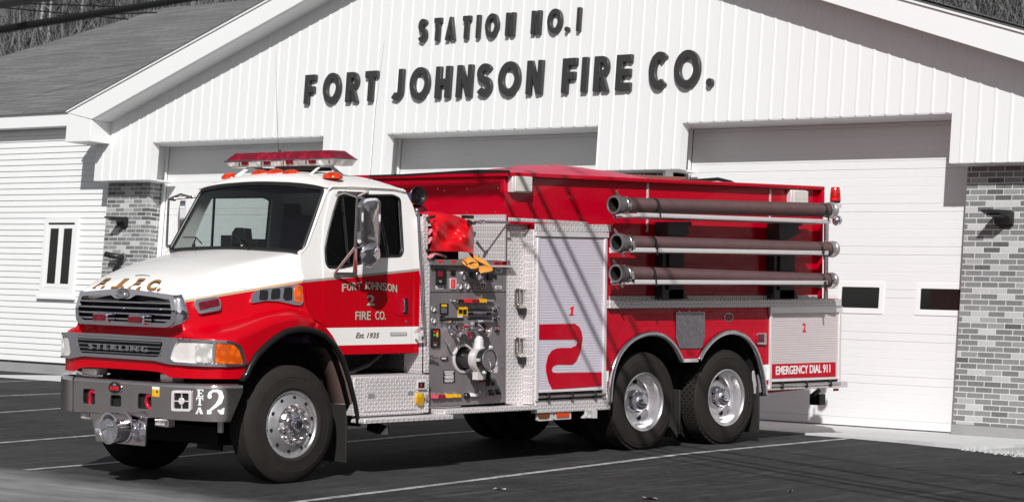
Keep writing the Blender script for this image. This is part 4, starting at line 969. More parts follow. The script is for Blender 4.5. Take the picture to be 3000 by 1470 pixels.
# round-cornered sticker and oval badge
mb=MB(); wrap_plate(BUMP,[bz(1206,300),bz(1294,305),bz(1292,428),bz(1206,420)],[],.001,.003,mb); st=part(mb,'sticker',P_YEL,bump)
mb=MB(); wrap_plate(BUMP,[bz(1206,300),bz(1294,305),bz(1294,338),bz(1206,333)],[],.003,.0045,mb); part(mb,'sticker_header',P_WHT,st)
mb=MB(); wrap_plate(BUMP,[bz(1255,352),bz(1276,353),bz(1276,376),bz(1255,375)],[],.003,.0045,mb); part(mb,'sticker_mark',P_BLK,st)
def oval_badge(mp,par,rx,rz):
    mb=MB(); mb.plate(ell(0,0,rx,rz,32),[],mp,.0,.005); b=part(mb,'oval_badge',P_CHRW,par,bevel=.002)
    mb=MB(); mb.plate(ell(0,0,rx*.9,rz*.88,32),[],mp,.005,.0065); part(mb,'badge_field',P_BLK,b)
    mb=MB(); text_on(mb,'KME',[mp(-rx*.62,-rz*.36,.0066),mp(rx*.62,-rz*.36,.0066),mp(rx*.62,rz*.22,.0066),mp(-rx*.62,rz*.22,.0066)],.002,.03); part(mb,'badge_lettering',P_LRED,b,fix=False)
    mb=MB(); mb.plate([(-rx*.3,rz*.34),(rx*.3,rz*.34),(0,rz*.72)],[],mp,.0066,.008); part(mb,'badge_peak',P_GRY,b)
c=bz(748,316); ru=abs(bz(835,320)[0]-bz(665,312)[0])/2; oval_badge(lambda u,v,t:BUMP(c[0]+u,c[1]+v,t+.002),bump,ru,.062)
# lamps and siren speaker hung below the bumper
for (a,b) in (((302,595),(438,722)),((1218,682),(1385,808))):
    p=TX(160+a[0]/4.2067,1060+a[1]/4.2067,-6.0);q=TX(160+b[0]/4.2067,1060+b[1]/4.2067,-6.0); mb=MB()
    mb.box((-5.99,p[1],q[2]),(-5.90,q[1],p[2])); h=part(mb,'fog_lamp',P_CHRW,bevel=.012)
    mb=MB(); mb.box((-5.998,p[1]-.02,q[2]+.018),(-5.985,q[1]+.02,p[2]-.018)); part(mb,'lens',P_CLR,h,bevel=.004)
Q=[TX(160+u/4.2067,1060+v/4.2067,-6.0) for u,v in ((440,590),(1140,655),(1110,1035),(510,972))]
mb=MB(); mb.plate([(p[1],p[2]) for p in Q],[],lambda u,v,t:(t,u,v),-6.0,-5.985); pl=part(mb,'siren_plate',P_BUMP,bevel=.002)
c=TX(160+660/4.2067,1060+815/4.2067,-6.27); cx=-6.27; r=.145
mb=MB(); mb.lathe((cx,c[1],c[2]),(1,0,0),[(0,0),(0,.03),(.006,.045),(.0,.06),(.006,.075),(.0,.09),(.004,.125),(-.004,.132),(.0,r),(.03,r),(.035,r-.01),(.16,r-.012),(.165,r-.002),(.19,r-.004),(.20,r-.03),(.29,r-.05)],40); sr=part(mb,'siren',P_CHR,smooth=28)
mb=MB()
for k in range(40):
    a=2*math.pi*k/40; p=Vector((cx+.09,c[1]+(r-.009)*math.cos(a),c[2]+(r-.009)*math.sin(a))); mb.beam(p+Vector((-.04,0,0)),p+Vector((.05,0,0)),.008,.006,up=(0,math.cos(a),math.sin(a)))
part(mb,'siren_fin',P_CHRW,sr)
for u,v,rr in ((995,840,.105),(530,800,.085)):
    c2=TX(160+u/4.2067,1060+v/4.2067,-6.05); mb=MB(); mb.lathe((-6.0,c2[1],c2[2]),(-1,0,0),[(0,rr),(.012,rr*1.02),(.02,rr*.95),(-.0,rr*.6),(.02,rr*.3),(.03,0)],28); part(mb,'horn_bell',P_CHR,smooth=35)
mb=MB(); p=TX(160+2035/4.2067,1060+775/4.2067,-5.55); mb.box((-5.55,p[1]-.03,p[2]-.07),(-5.53,p[1]+.03,p[2]+.07)); part(mb,'tow_bracket',P_ALU)
for A,B_ in (((-5.9,.62,.86),(-5.75,.80,.93)),((-5.92,1.75,.87),(-5.78,1.98,.94))): mb=MB(); mb.box(A,B_); part(mb,'hood_catch',P_ALU,bevel=.01)
# side lamp, side vent and lettering on the hood
def on_hood(name,pts,o0,o1,mat,par=None,**k):
    mb=MB(); drape(mb,pts,o0,o1); return part(mb,name,mat,par,fix=True,**k)
h1_=lambda u,v:(160+u/4.2067,780+v/4.2067); h4=lambda u,v:(680+u/4.2067,780+v/4.2067)
dd=lambda P,s=6:dens(P,s)
for sg in (1,-1):
    mb=MB(); rows=[]
    for z,u0_,u3,x3 in ((1.352,.655,.735,-5.93),(1.366,.70,.785,-5.90),(1.395,.748,.812,-5.885),(1.45,.757,.815,-5.88),(1.50,.762,.81,-5.885),(1.56,.744,.79,-5.90),(1.61,.727,.775,-5.91),(1.652,.712,.752,-5.92)):
        a=Vector(Gm(sg*u0_,z,.030)); b=Vector((x3,YC-sg*u3,z+.01)); c_=Vector((a.x+.03,YC-sg*(u0_+.055),z)); rows.append([a*(1-q)**2+c_*2*q*(1-q)+b*q*q for q in np.linspace(0,1,8)])
    mb.grid(rows); part(mb,'grille_shell',P_CHR,ug,smooth=60,solid=.006)
sl_=on_hood('side_warning_lamp',dd(rpoly([h1_(1705,425),h1_(1985,382),h1_(2030,450),h1_(2030,560),h1_(1770,605),h1_(1705,520)],8,3)),-.004,.045,P_CHR,bevel=.008)
on_hood('lens',dd(rpoly([h1_(1745,462),h1_(1990,412),h1_(2012,505),h1_(1770,560)],4,3)),.045,.055,P_REDL,sl_,bevel=.003)
vt=on_hood('side_vent',dd(rpoly([h4(240,335),h4(330,290),h4(800,225),h4(860,250),h4(865,440),h4(840,490),h4(760,485),h4(560,440),h4(400,435),h4(235,465),h4(215,430)],6,3)),-.004,.022,P_CHR,bevel=.006)
for P in ([(330,305),(420,298),(432,330),(425,425),(330,425),(315,400)],[(475,290),(570,275),(582,310),(572,410),(470,420),(458,380)],[(625,270),(715,258),(730,290),(722,425),(640,432),(608,390)]):
    on_hood('vent_mesh',dd(rpoly([h4(*p) for p in P],4,3),5),.0225,.026,plain('vent_mesh_black',.008,.5,0,.5,60),vt)
on_hood('marker_lens',dd(rpoly([h4(760,250),h4(835,245),h4(850,290),h4(845,440),h4(820,458),h4(755,440),h4(750,330)],4,3),5),.0225,.034,P_AMB,vt,bevel=.004)
def letters_on_hood(body,quad,mat,name,off0,off1,offs=.02,shear=0):
    vs,fs=text_shape(body,offs,1.15); V=np.array(vs); mn,mx=V.min(0),V.max(0); bl,br,tr,tl=[np.array(q) for q in quad]; P=[];Nn=[]
    for p in vs:
        u=(p[0]-mn[0])/(mx[0]-mn[0]);v=(p[1]-mn[1])/(mx[1]-mn[1]); q=(bl*(1-u)+br*u)*(1-v)+(tl*(1-u)+tr*u)*v; l,n=hit(*q); P.append(l);Nn.append(n)
    if any(p is None for p in P): return
    mb=MB(); n=len(P); mb.add([l+k*off1 for l,k in zip(P,Nn)]+[l+k*off0 for l,k in zip(P,Nn)],list(fs)+[tuple(i+n for i in f)[::-1] for f in fs]); return part(mb,name,mat,hood,fix=False)
for ch,q in (('F.',((472,268),(600,270),(740,150),(640,150))),('J',((688,266),(800,270),(925,156),(812,154))),('.',((815,268),(850,270),(866,246),(832,244))),('F.',((895,272),(1050,282),(1170,158),(1050,152))),('C.',((1110,282),(1300,302),(1380,176),(1210,165)))):
    Q=[h1_(*p) for p in q]; letters_on_hood(ch,[(p[0]-1.6,p[1]+1.8) for p in Q],P_BLK,'lettering_shade',.002,.004,.05); letters_on_hood(ch,Q,P_GOLD,'lettering',.0045,.0065,.03)
mb=MB(); pth=[hit(*h1_(u,v),.004)[0] for u,v in ((1000,121),(1050,114),(1110,114),(1175,123))]
if all(p is not None for p in pth): mb.tube(pth,.005,6); part(mb,'hood_ornament_line',P_CHRW,hood)
# ---------------------------------------------------------------- cab
YB=.17
def ys(z): return YB+max(0,z-1.88)*.115
def sidemap(sg): return (lambda u,v,t:(u,(ys(v)-t) if sg<0 else (2.44-ys(v)+t),v))
ZSPL=1.88
low=[(-4.26,1.085),(-3.222,1.085),(-3.205,1.88),(-4.735,1.88),(-4.68,1.79),(-4.655,1.46),(-4.52,1.40),(-4.43,1.36)]
up=[(-3.205,1.88),(-3.20,2.40),(-3.245,2.53),(-3.33,2.66),(-3.40,2.69),(-4.31,2.69),(-4.375,2.60),(-4.66,2.10),(-4.74,2.06),(-4.735,1.88)]
win_px=[(992,574),(1150,572.5),(1170,582),(1179,734),(1172,749),(1128,750.6),(1100,752),(1046,772),(1000,782.7),(962,782.7),(954.7,769.6),(952,726.8),(959.4,686.4),(976,622)]
winp=[]
for p in win_px:
    q=TY(*p,.22); q=TY(*p,ys(q[2])); winp.append((q[0],q[2]))
winp=rpoly(winp,.03,4); winp=[(u,max(v,ZSPL+.03)) for u,v in winp]
door_low=[(-4.262,1.092),(-3.318,1.092),(-3.318,1.88),(-4.468,1.88),(-4.468,1.425),(-4.42,1.36)]
door_up=[(-3.318,1.88),(-3.318,2.52),(-3.385,2.645),(-4.285,2.645),(-4.33,2.58),(-4.42,2.34),(-4.468,2.10),(-4.468,1.88)]
cab=empty('cab',parent=TRUCK)
mb=MB()
for sg in (-1,1):
    m=sidemap(sg); mb.plate(low,[],m,-.04,-.006); mb.plate(up,[winp],m,-.04,-.006)
# rear wall with its window, cowl, roof
rw=rrect(.50,2.16,1.94,2.385,.06)
zr_=[(ys(1.1)+.01,1.1),(2.43-ys(1.1),1.1),(2.43-ys(1.9),1.9),(2.43-ys(2.40),2.40),(ys(2.40)+.01,2.40),(ys(1.9)+.01,1.9)]
mb.plate(zr_,[rw],lambda u,v,t:(t,u,v),-3.25,-3.21)
mb.grid([[(x,y,z) for y in (ys(z)+.008,1.22,2.432-ys(z))] for x,z in ((-3.21,2.40),(-3.245,2.53),(-3.33,2.66),(-3.36,2.69))])
part(mb,'cab_body',P_CAB,cab,bevel=.004)
RX=[-4.42,-4.36,-4.25,-4.05,-3.8,-3.55,-3.42,-3.34]; RZ=[2.735,2.785,2.825,2.850,2.850,2.83,2.80,2.70]
mb=MB(); rows=[]
for x,zc in zip(RX,RZ):
    e=ys(2.69)-.012; r=[]
    for f in (-1,-.985,-.93,-.8,-.5,0,.5,.8,.93,.985,1):
        a=abs(f); ze=2.672 if x>-4.40 else 2.672
        z=ze+(zc-ze)*(1-a**3.2); r.append((x+(.04*a*a if x<-4.3 else (-.0)),YC+f*(YC-e),z))
    rows.append(r)
mb.grid(rows); roof=part(mb,'roof',P_CAB,cab,smooth=50,solid=.02,subsurf=1)
mb=MB()
for sg in (-1,1):
    m=sidemap(sg); mb.tube([m(-4.335,2.655,.0),m(-4.30,2.682,.006),m(-4.05,2.690,.008),m(-3.5,2.684,.008),m(-3.345,2.66,.004)],.012,8)
part(mb,'rain_gutter',P_CAB,cab,smooth=60)
# doors
for sg in (-1,1):
    m=sidemap(sg); mb=MB(); mb.plate(door_low,[],m,-.006,.003); mb.plate(door_up,[[(u*1.0,v) for u,v in winp]],m,-.006,.003)
    d=part(mb,'door',P_CAB,cab,bevel=.003)
    mb=MB(); loop=[m(u,v,.004) for u,v in winp]; mb.tube(loop,.013,8,closed=True); part(mb,'window_seal',P_BLK,d,smooth=60)
    mb=MB(); mb.plate(winp,[],m,-.020,-.016); part(mb,'window',P_GLS,d)
    mb=MB(); mb.beam(m(-4.14,1.96,-.008),m(-4.165,2.60,-.008),.022,.02); mb.beam(m(-4.42,2.12,-.03),m(-4.13,1.93,-.03),.02,.02); part(mb,'vent_bar',P_BLK,d)
    if sg<0: near_door=d
m=sidemap(-1)
def on_side(pts,t0,t1,name,mat,par,yg=YB,bevel=0):
    P=[tuple(TY(*p,yg)[[0,2]]) for p in pts]; mb=MB(); mb.plate(P,[],m,t0,t1); return part(mb,name,mat,par,bevel=bevel)
# handle pocket and lettering of the near door
hp=on_side(rpoly([h4(2000,360),h4(2170,352),h4(2185,400),h4(2185,600),h4(2020,610),h4(1998,580)],6,4),.003,.010,'door_handle',P_RED,near_door,bevel=.004)
on_side(rpoly([h4(2110,395),h4(2160,390),h4(2165,590),h4(2105,585)],4,4),.010,.013,'grip_recess',P_VOID,hp)
p,q=TY(*h4(2122,410),YB-.03),TY(*h4(2122,560),YB-.03); mb=MB(); mb.tube([p+np.array([0,.03,0]),p,q,q+np.array([0,.03,0])],.007,8); part(mb,'grip',P_CHR,hp,smooth=60)
mb=MB(); ydisc(h4(2146,685),4.5,YB-.003,t=.006,n=16,mb=mb); part(mb,'key_lock',P_CHRW,near_door)
def side_text(body,quad,y,mat,name,par,shade=None,t=.0025,f=None,**k):
    f=f or h4
    if shade:
        mb=MB(); text_on(mb,body,[TY(f(*p)[0]-1.4,f(*p)[1]+1.6,y-.0003) for p in quad],.001,k.get('offset',.01)+.015,**{a:b for a,b in k.items() if a!='offset'}); part(mb,name+'_shade',shade,par,fix=False)
    mb=MB(); text_on(mb,body,[TY(*f(*p),y-.0016) for p in quad],t,**k); return part(mb,name,mat,par,fix=False)
YD=YB-.0035
# arched name: letters laid one after the other
def arched(body,x0,x1,yfun,h,par):
    n=len(body); wds=[.45 if c==' ' else .55 if c in 'IJ' else 1 for c in body]; tot=sum(wds); x=x0
    for c,w in zip(body,wds):
        wpx=(x1-x0)*w/tot
        if c!=' ':
            a=x+wpx*.06;b=x+wpx*.92; side_text(c,((a,yfun(a)),(b,yfun(b)),(b,yfun(b)-h),(a,yfun(a)-h)),YD,P_TAN,'lettering',par,P_BLK,offset=.012)
        x+=wpx
arched('FORT JOHNSON',1350,2035,lambda x:318+ (-.00022*(1690-x)**2*-1+0)*1.0-26+ (x-1690)*.028 if False else 285+.00030*(x-1665)**2,95,near_door)
side_text('2',((1660,480),(1755,484),(1758,352),(1662,352)),YD,P_TAN,'lettering',near_door,P_BLK,offset=.02)
side_text('FIRE',((1518,658),(1705,658),(1708,552),(1520,556)),YD,P_TAN,'lettering',near_door,P_BLK,offset=.012)
side_text('CO.',((1762,657),(1892,658),(1892,552),(1764,554)),YD,P_TAN,'lettering',near_door,P_BLK,offset=.012)
P_BRW=plain('brown_script',(.13,.085,.06),.5)
side_text('Est.',((1528,880),(1630,880),(1640,815),(1535,815)),YD,P_BRW,'lettering',near_door,None,offset=.012,shear=.12)
side_text('1935',((1665,880),(1805,880),(1812,815),(1672,815)),YD,P_BRW,'lettering',near_door,None,offset=.012,shear=.08)
nb=on_side(rpoly([h4(1945,812),h4(2150,808),h4(2150,852),h4(1945,856)],2,3),.003,.007,'name_plate',P_GRY,near_door,bevel=.002)
on_side([h4(1956,822),h4(2140,818),h4(2140,842),h4(1956,846)],.007,.0085,'plate_mark',P_ALU,nb)
# windscreen
def wsP(f,g,off=0):
    """f -1..1 across, g 0 bottom .. 1 top"""
    xb=-4.69-.045*(1-f*f); zb=2.055+.03*(1-f*f); xt=-4.355-.055*(1-f*f); zt=2.655+.062*(1-f*f); hw=1.0+( .918-1.0)*g
    return Vector((xb+(xt-xb)*g-off,YC+f*hw,zb+(zt-zb)*g+off*.5))
mb=MB(); mb.grid([[wsP(f,g) for f in np.linspace(-1,1,25)] for g in np.linspace(0,1,9)]); part(mb,'windshield',P_GLS,cab,smooth=60)
b=[wsP(f,.0) for f in np.linspace(-.97,.97,20)]+[wsP(.995,.03)]+[wsP(1,g) for g in np.linspace(.06,.94,10)]+[wsP(.995,.97)]+[wsP(f,1) for f in np.linspace(.97,-.97,20)]+[wsP(-.995,.97)]+[wsP(-1,g) for g in np.linspace(.94,.06,10)]+[wsP(-.995,.03)]
mb=MB(); mb.tube([p+Vector((-.004,0,.002)) for p in b],.021,8,closed=True); part(mb,'windshield_seal',P_BLK,cab,smooth=60)
# painted frame round the glass: pillars, brow, cowl
mb=MB()
for sg in (-1,1):
    rows=[]
    for g in np.linspace(-.02,1.02,9):
        p=wsP(sg*1.0,g); x=p.x; e=ys(p.z) if sg<0 else 2.44-ys(p.z)
        A=p+Vector((-.006,0,.003)); xe=float(np.interp(p.z,[2.06,2.10,2.60,2.69],[-4.735,-4.66,-4.375,-4.31])); B=Vector((xe+.012,e-sg*.0055,p.z)); Cc=Vector((min(p.x-.002,xe-.004),e+sg*.002,p.z))
        rows.append([A*(1-q)**2+Cc*2*q*(1-q)+B*q*q for q in np.linspace(0,1,8)])
    mb.grid(rows)
mb.grid([[wsP(f,1.0,.004) for f in np.linspace(-1,1,21)],[wsP(f,1.06,.004) for f in np.linspace(-1,1,21)],[Vector((-4.40+.04*f*f,YC+f*.90,2.672+.075*(1-abs(f)**3.2))) for f in np.linspace(-1,1,21)]])
part(mb,'windshield_frame',P_CAB,cab,smooth=50,solid=.006)
mb=MB(); xq=-4.672
hp_=[(0,H_z0(xq)),(.56,H_z0(xq)-(H_z0(xq)-H_z3(xq))*.38),(H_a3(xq)-.05,H_z3(xq)+.02),(H_a3(xq),H_z3(xq)),(H_a4(xq),H_z4(xq))]
hz_=lambda a: float(np.interp(a,[q[0] for q in hp_],[q[1] for q in hp_]))
cow=[]
for q in np.linspace(-1,1,41):
    a=abs(q)*1.03; tp=wsP(q*.995,.0,-.01); b=Vector((-4.70,YC+q*1.03,hz_(a)-.012)); cow.append([tp+Vector((.03,0,0)),tp,tp.lerp(b,.5)+Vector((0,0,.004)),b,b+Vector((0,0,-.05))])
mb.grid(cow)
for sg in (-1,1):
    y=YC+sg*1.012; mb.grid([[Vector((-4.60,y,z)),Vector((-4.70,y,z)),Vector((-4.735,YC+sg*(1.02-max(0,z-1.80)*.3),z))] for z in (1.46,1.6,1.80,1.92,2.03)])
part(mb,'cowl',P_CAB,cab,smooth=50,solid=.006)
for f0,f1,g1 in ((.52,.86,.17),(-.30,.06,.16)):
    mb=MB(); a=wsP(f0,-.03,.02);bq=wsP((f0*.75+f1*.25) if f0>0 else (f0*.35+f1*.65),g1,.022); mb.tube([a,(a+bq)/2+Vector((-.02,0,.01)),bq],[.011,.009,.006],8); mb.tube([wsP(f0-.02 if f0<0 else f0-.05,.07,.012),bq,wsP(f1,g1+.03,.012)],.006,6)
    part(mb,'wiper',P_BLK,cab,smooth=60)
# interior seen through the glass
mb=MB(); mb.box((-4.62,.28,1.20),(-3.26,2.16,1.26)); mb.box((-4.64,.27,2.665),(-3.26,2.17,2.675) ) if False else None
mb.grid([[(-4.34,y,2.655) for y in (.30,1.22,2.14)],[(-3.9,y,2.68) for y in (.30,1.22,2.14)],[(-3.27,y,2.655) for y in (.30,1.22,2.14)]])
mb.box((-3.262,.26,1.25),(-3.256,.52,2.65)); mb.box((-3.262,1.92,1.25),(-3.256,2.18,2.65)); mb.box((-3.262,.26,1.25),(-3.256,2.18,2.19))
for y in (.235,2.205): mb.box((-4.62,y-.01,1.25),(-3.27,y+.01,1.86))
part(mb,'cab_lining',P_INT,cab)
mb=MB(); mb.plate([(-4.70,2.03),(-4.36,2.04),(-4.27,1.97),(-4.24,1.60),(-4.62,1.40),(-4.70,1.7)],[],lambda u,v,t:(u,t,v),.29,2.15); part(mb,'dashboard',P_DASH,cab,bevel=.02)
mb=MB()
for y in (.72,1.78):
    mb.box((-3.85,y-.26,1.45),(-3.42,y+.26,1.66)); mb.plate([(-3.50,1.62),(-3.36,1.62),(-3.29,2.42),(-3.40,2.44)],[],lambda u,v,t:(u,t,v),y-.25,y+.25)
part(mb,'seat',P_SEAT,cab,bevel=.04)
mb=MB(); mb.tube([(-4.13+.10*math.cos(a)*.4,.72+.23*math.sin(a),2.02+.23*math.cos(a)*.75) for a in np.linspace(0,6.0,26)],.014,8); part(mb,'steering_wheel',P_BLK,cab,smooth=60)
p=TX(662,690,-4.5); mb=MB(); mb.box((-4.50,p[1]-.085,2.035),(-4.38,p[1]+.085,2.215)); part(mb,'dash_box',P_BLK,cab,bevel=.008)
p=TX(735,680,-4.45); mb=MB(); mb.box((-4.50,p[1]-.16,2.06),(-4.40,p[1]+.06,2.18)); mb.plate([(p[1]+.0,2.12),(p[1]+.20,2.13),(p[1]+.22,2.24),(p[1]+.16,2.29),(p[1]+.03,2.28)],[],lambda u,v,t:(t,u,v),-4.51,-4.42); mb.tube([(-4.45,p[1]-.1,2.08),(-4.5,p[1]+.05,2.05),(-4.46,p[1]+.12,2.1),(-4.48,p[1]+.02,2.12)],.008,6); part(mb,'radio',P_BLK,cab,bevel=.006)
# roof marker lamps, light bar, antennas
for px,py in ((677.5,519),(765,510),(810,508),(854,510),(974.7,517)):
    y=None
    for x in (-4.14 if abs(px-820)>100 else -4.18,): p=TX(px,py,x)
    mb=MB(); n=10; rows=[]
    for i in range(n+1):
        th=math.pi/2*i/n; rows.append([(p[0]+.095*math.cos(th)*math.cos(a),p[1]+.108*math.cos(th)*math.sin(a),p[2]-.020+.066*math.sin(th)**.9) for a in np.linspace(0,2*math.pi,20,endpoint=False)])
    mb.grid(rows,closed_v=True); part(mb,'marker_lamp',P_ORL,smooth=60)
y0,y1=.20,2.24
L_=lambda px,py:TX(px,py,-3.98)
lbx=-3.96; zb0=L_(850,489)[2]; zb1=L_(850,470)[2]; zb2=L_(850,445)[2]
ya=L_(1030,475)[1]+.10; yb=L_(667,478)[1]-.10
def lb(z0,z1,i0,i1,w0,w1): # tapered bar
    return [(lbx-w0,ya+i0,z0),(lbx+w0,ya+i0,z0),(lbx+w0,yb-i0,z0),(lbx-w0,yb-i0,z0),(lbx-w1,ya+i1,z1),(lbx+w1,ya+i1,z1),(lbx+w1,yb-i1,z1),(lbx-w1,yb-i1,z1)]
BX6=[(0,3,2,1),(4,5,6,7),(0,1,5,4),(1,2,6,5),(2,3,7,6),(3,0,4,7)]
bar=empty('light_bar',parent=TRUCK)
mb=MB(); mb.add(lb(zb1+.002,zb2,.0,.13,.15,.11),BX6); part(mb,'red_lens',P_BAR,bar,bevel=.012)
mb=MB(); mb.add(lb(zb0,zb1,.05,.0,.13,.15),BX6); part(mb,'clear_lens',P_CLR,bar,bevel=.01)
mb=MB(); mb.box((lbx-.154,ya+.003,zb1-.008),(lbx+.154,yb-.003,zb1+.006)); part(mb,'lens_rim',P_CHR,bar,bevel=.003)
for k in range(9):
    mb=MB(); y=ya+.16+k*(yb-ya-.32)/8; mb.box((lbx-.152,y-.05,zb0+.022),(lbx-.128,y+.05,zb0+.060)) if k%2 else mb.box((lbx-.152,y-.08,zb0+.02),(lbx-.128,y-.075,zb1-.01))
    part(mb,'reflector',P_REDL,bar)
for y in (ya+.30,yb-.30):
    mb=MB()
    for sx in (-1,1): mb.beam((lbx+sx*.05,y,zb0+.01),(lbx+sx*.22,y+(.02 if y>1.2 else -.02),2.80),.045,.014,up=(1,0,0))
    mb.box((lbx-.08,y-.03,zb0-.012),(lbx+.08,y+.03,zb0+.0))
    part(mb,'bracket',P_WHT,bar,bevel=.003)
mb=MB(); mb.lathe((lbx-.02,1.62,2.83),(0,0,1),[(0,.0),(0,.10),(.05,.08),(.06,0)],16); mb.box((lbx-.12,.75,2.85),(lbx+.10,1.35,2.90)); part(mb,'roof_horn',P_BLK,cab,smooth=40)
for p0,p1,x in (((820,440),(808,150),-3.85),((1083,516),(1126,120),-3.45)):
    a=TX(*p0,x);b=TX(*p1,x); mb=MB(); a=Vector(a);b=Vector(b); mb.tube([a-Vector((0,0,.1 if p0[0]>1000 else .3)),a.lerp(b,.5)+Vector((0,.02,0)),b],[.003,.002,.0008],6); mb.lathe(a-Vector((0,0,.12)),(0,0,1),[(0,.035),(.03,.03),(.04,.012),(.12,.01),(.125,0)],12); part(mb,'antenna',P_BLK,smooth=60)
# mirrors
def mirror(sg):
    fy=lambda y:y if sg<0 else 2.44-y
    r=empty('mirror',parent=TRUCK); m3=lambda u,v:(900+u/4.2056,520+v/4.2056); V=lambda u,v,y:(lambda q:(q[0],fy(q[1]),q[2]))(TY(*m3(u,v),y)); ym=-.20
    o=[(645,330),(690,262),(850,250),(905,300),(890,830),(850,870),(680,850),(632,790)]
    P=[tuple(TY(*m3(*p),ym)[[0,2]]) for p in o]; P=rpoly(P,.05,5); cx=sum(p[0] for p in P)/len(P)
    # glass faces rearwards: housing is a shallow shell turned out from the cab
    ang=rad(0)
    mp=(lambda u,v,t:(u,ym+(u-cx)*.10-t,v)) if sg<0 else (lambda u,v,t:(cx+.02+(u-cx)*.66-t*.75,fy(ym)+(u-cx)*.75+t*.66,v))
    mb=MB(); mb.plate(P,[],mp,-.035,.020); h=part(mb,'mirror_housing',P_CHR,r,bevel=.022,seg=4)
    ins=[(cx+(u-cx)*.80,sum(p[1] for p in P)/len(P)+(v-sum(p[1] for p in P)/len(P))*.90) for u,v in P]
    mb=MB(); rows=[]
    n=len(ins); c=(cx,sum(p[1] for p in ins)/n)
    for k,tt in ((1,.0205),(.8,.034),(.45,.044),(.02,.048)): rows.append([mp(c[0]+(u-c[0])*k,c[1]+(v-c[1])*k,tt) for u,v in ins])
    mb.grid(rows,closed_v=True); part(mb,'housing_bulge',P_CHRW,h,smooth=60)
    mb=MB(); c=TY(*m3(780,945),ym+.0); mb.lathe((c[0],fy(c[1]),c[2]) if sg<0 else (cx+.02,2.62,c[2]),(.05,sg*1.0,-.1) if sg<0 else (-.75,.66,0),[(-.03,0),(-.03,.11),(.0,.125),(.02,.11),(.04,.06),(.046,0)],28); part(mb,'convex_mirror',P_CHR,r,smooth=50)
    mb=MB()
    for A,B_,rr in (((360,225,.13),(470,180,-.02),.013),((470,180,-.02),(618,240,-.2),.013),((618,240,-.2),(750,170,.20),.013),((618,240,-.2),(592,855,-.2),.012),((592,855,-.2),(335,1180,.14),.014),((592,860,-.2),(575,1165,.13),.012),((600,860,-.2),(605,1165,.13),.012),((618,240,-.2),(700,255,-.2),.010),((592,858,-.2),(700,860,-.2),.010)): mb.tube([V(*A),V(*B_)],rr,8)
    part(mb,'mirror_arm',P_CHRW,r,smooth=60)
    mb=MB(); a=TY(*m3(375,165),.235);b=TY(*m3(760,200),.235); mb.box((a[0],fy(.232),b[2]),(b[0],fy(.250),a[2])); a=TY(*m3(330,1165),.165);b=TY(*m3(600,1200),.165); mb.box((a[0],fy(.145),b[2]),(b[0],fy(.166),a[2])); part(mb,'mirror_bracket',P_CHRW,r,bevel=.004)
mirror(-1); mirror(1)
# exhaust stack head and grab rail behind the cab
c=TY(1222,575,.35); mb=MB(); mb.lathe(c,(-.25,-.9,.1),[(-.08,.05),(.0,.085),(.03,.095),(.035,.088),(.01,.07),(-.02,.0)],24); 
for k in range(6):
    a=k*math.pi/6; d=Vector((math.cos(a),0,math.sin(a)))*.085; mb.beam(Vector(c)+d+Vector((-.008,-.03,0)),Vector(c)-d+Vector((-.008,-.03,0)),.008,.006)
part(mb,'spotlight',P_BLK,smooth=35)
mb=MB(); c=Vector(TY(1222,607,.4)); mb.lathe(c+Vector((0,0,-.1)),(0,0,1),[(0,.09),(.06,.10),(.10,.085),(.13,.04),(.135,0)],20); part(mb,'air_cap',plain('maroon_cap',(.06,.005,.015),.25),smooth=50)
mb=MB(); a=TY(1226,630,-.02);b=TY(1241,968,-.02); mb.tube([Vector(TY(1216,1010-38,.10)),Vector(TY(1236,962,-.03)),Vector(b),Vector(a),Vector(TY(1222,622,.06))],.015,10); part(mb,'grab_rail',P_CHR,smooth=60)
# ---------------------------------------------------------------- pump house
z7=zz7;z6=zz6
YP=.13          # the panel stands back from the body side
TYp=lambda px,py,y=0: TY(px,py,y+YP)
yrectp=lambda a,b,y,t,r=0,mb=None: yrect(a,b,y+YP,t,r,mb)
ydiscp=lambda c,rz,y,prof=None,t=.02,n=24,mb=None: ydisc(c,rz,y+YP,prof,t,n,mb)
ypolyp=lambda pts,y,t,mb=None: ypoly(pts,y+YP,t,mb)
side_textp=lambda body,quad,y,*a,**k: side_text(body,quad,y+YP,*a,**k)
mb=MB(); mb.box((-3.19,.142,.55),(-2.19,2.30,1.93)); mb.box((-2.155,.165,.55),(-1.78,.5,2.30)); mb.box((-3.18,1.3,2.0),(-2.2,2.3,2.35)); part(mb,'pump_house',P_VOID)
pan=[(1252,774),(1484,768),(1480,1178),(1257,1192),(1239,1192),(1240,785)]
mb=MB(); ypolyp(pan,.0,.004,mb); panel=part(mb,'pump_panel',P_STEEL,bevel=.002)
mb=MB(); yrectp((1244,758),(1253,1090),-.004,.018,mb=mb); yrectp((1237,628),(1246,985),-.004,.02,mb=mb); part(mb,'corner_post',P_DIA,panel,bevel=.003)
mb=MB(); yrectp(z6(165,98),z6(1335,190),-.004,.055,mb=mb); sh=part(mb,'trim_shelf',P_STEEL,panel,bevel=.004)
mb=MB(); yrectp(z6(1150,130),z6(1340,183),-.0595,.002,mb=mb); nl=part(mb,'warning_label',P_LRED,sh)
side_textp('NOT A STEP',((1158,177),(1334,175),(1334,135),(1158,137)),-.062,P_BLK,'lettering',nl,None,f=z6,offset=.03)
mb=MB(); yrectp(z6(315,110),z6(392,143),-.0595,.002,mb=mb); yrectp(z6(518,113),z6(580,143),-.0595,.002,mb=mb); part(mb,'red_sticker',P_LRED,sh)
mb=MB(); yrectp(z6(800,185),z6(1390,212),-.004,.075,mb=mb); part(mb,'shelf_lip',P_ALU,sh,bevel=.003)
yp=-.0045
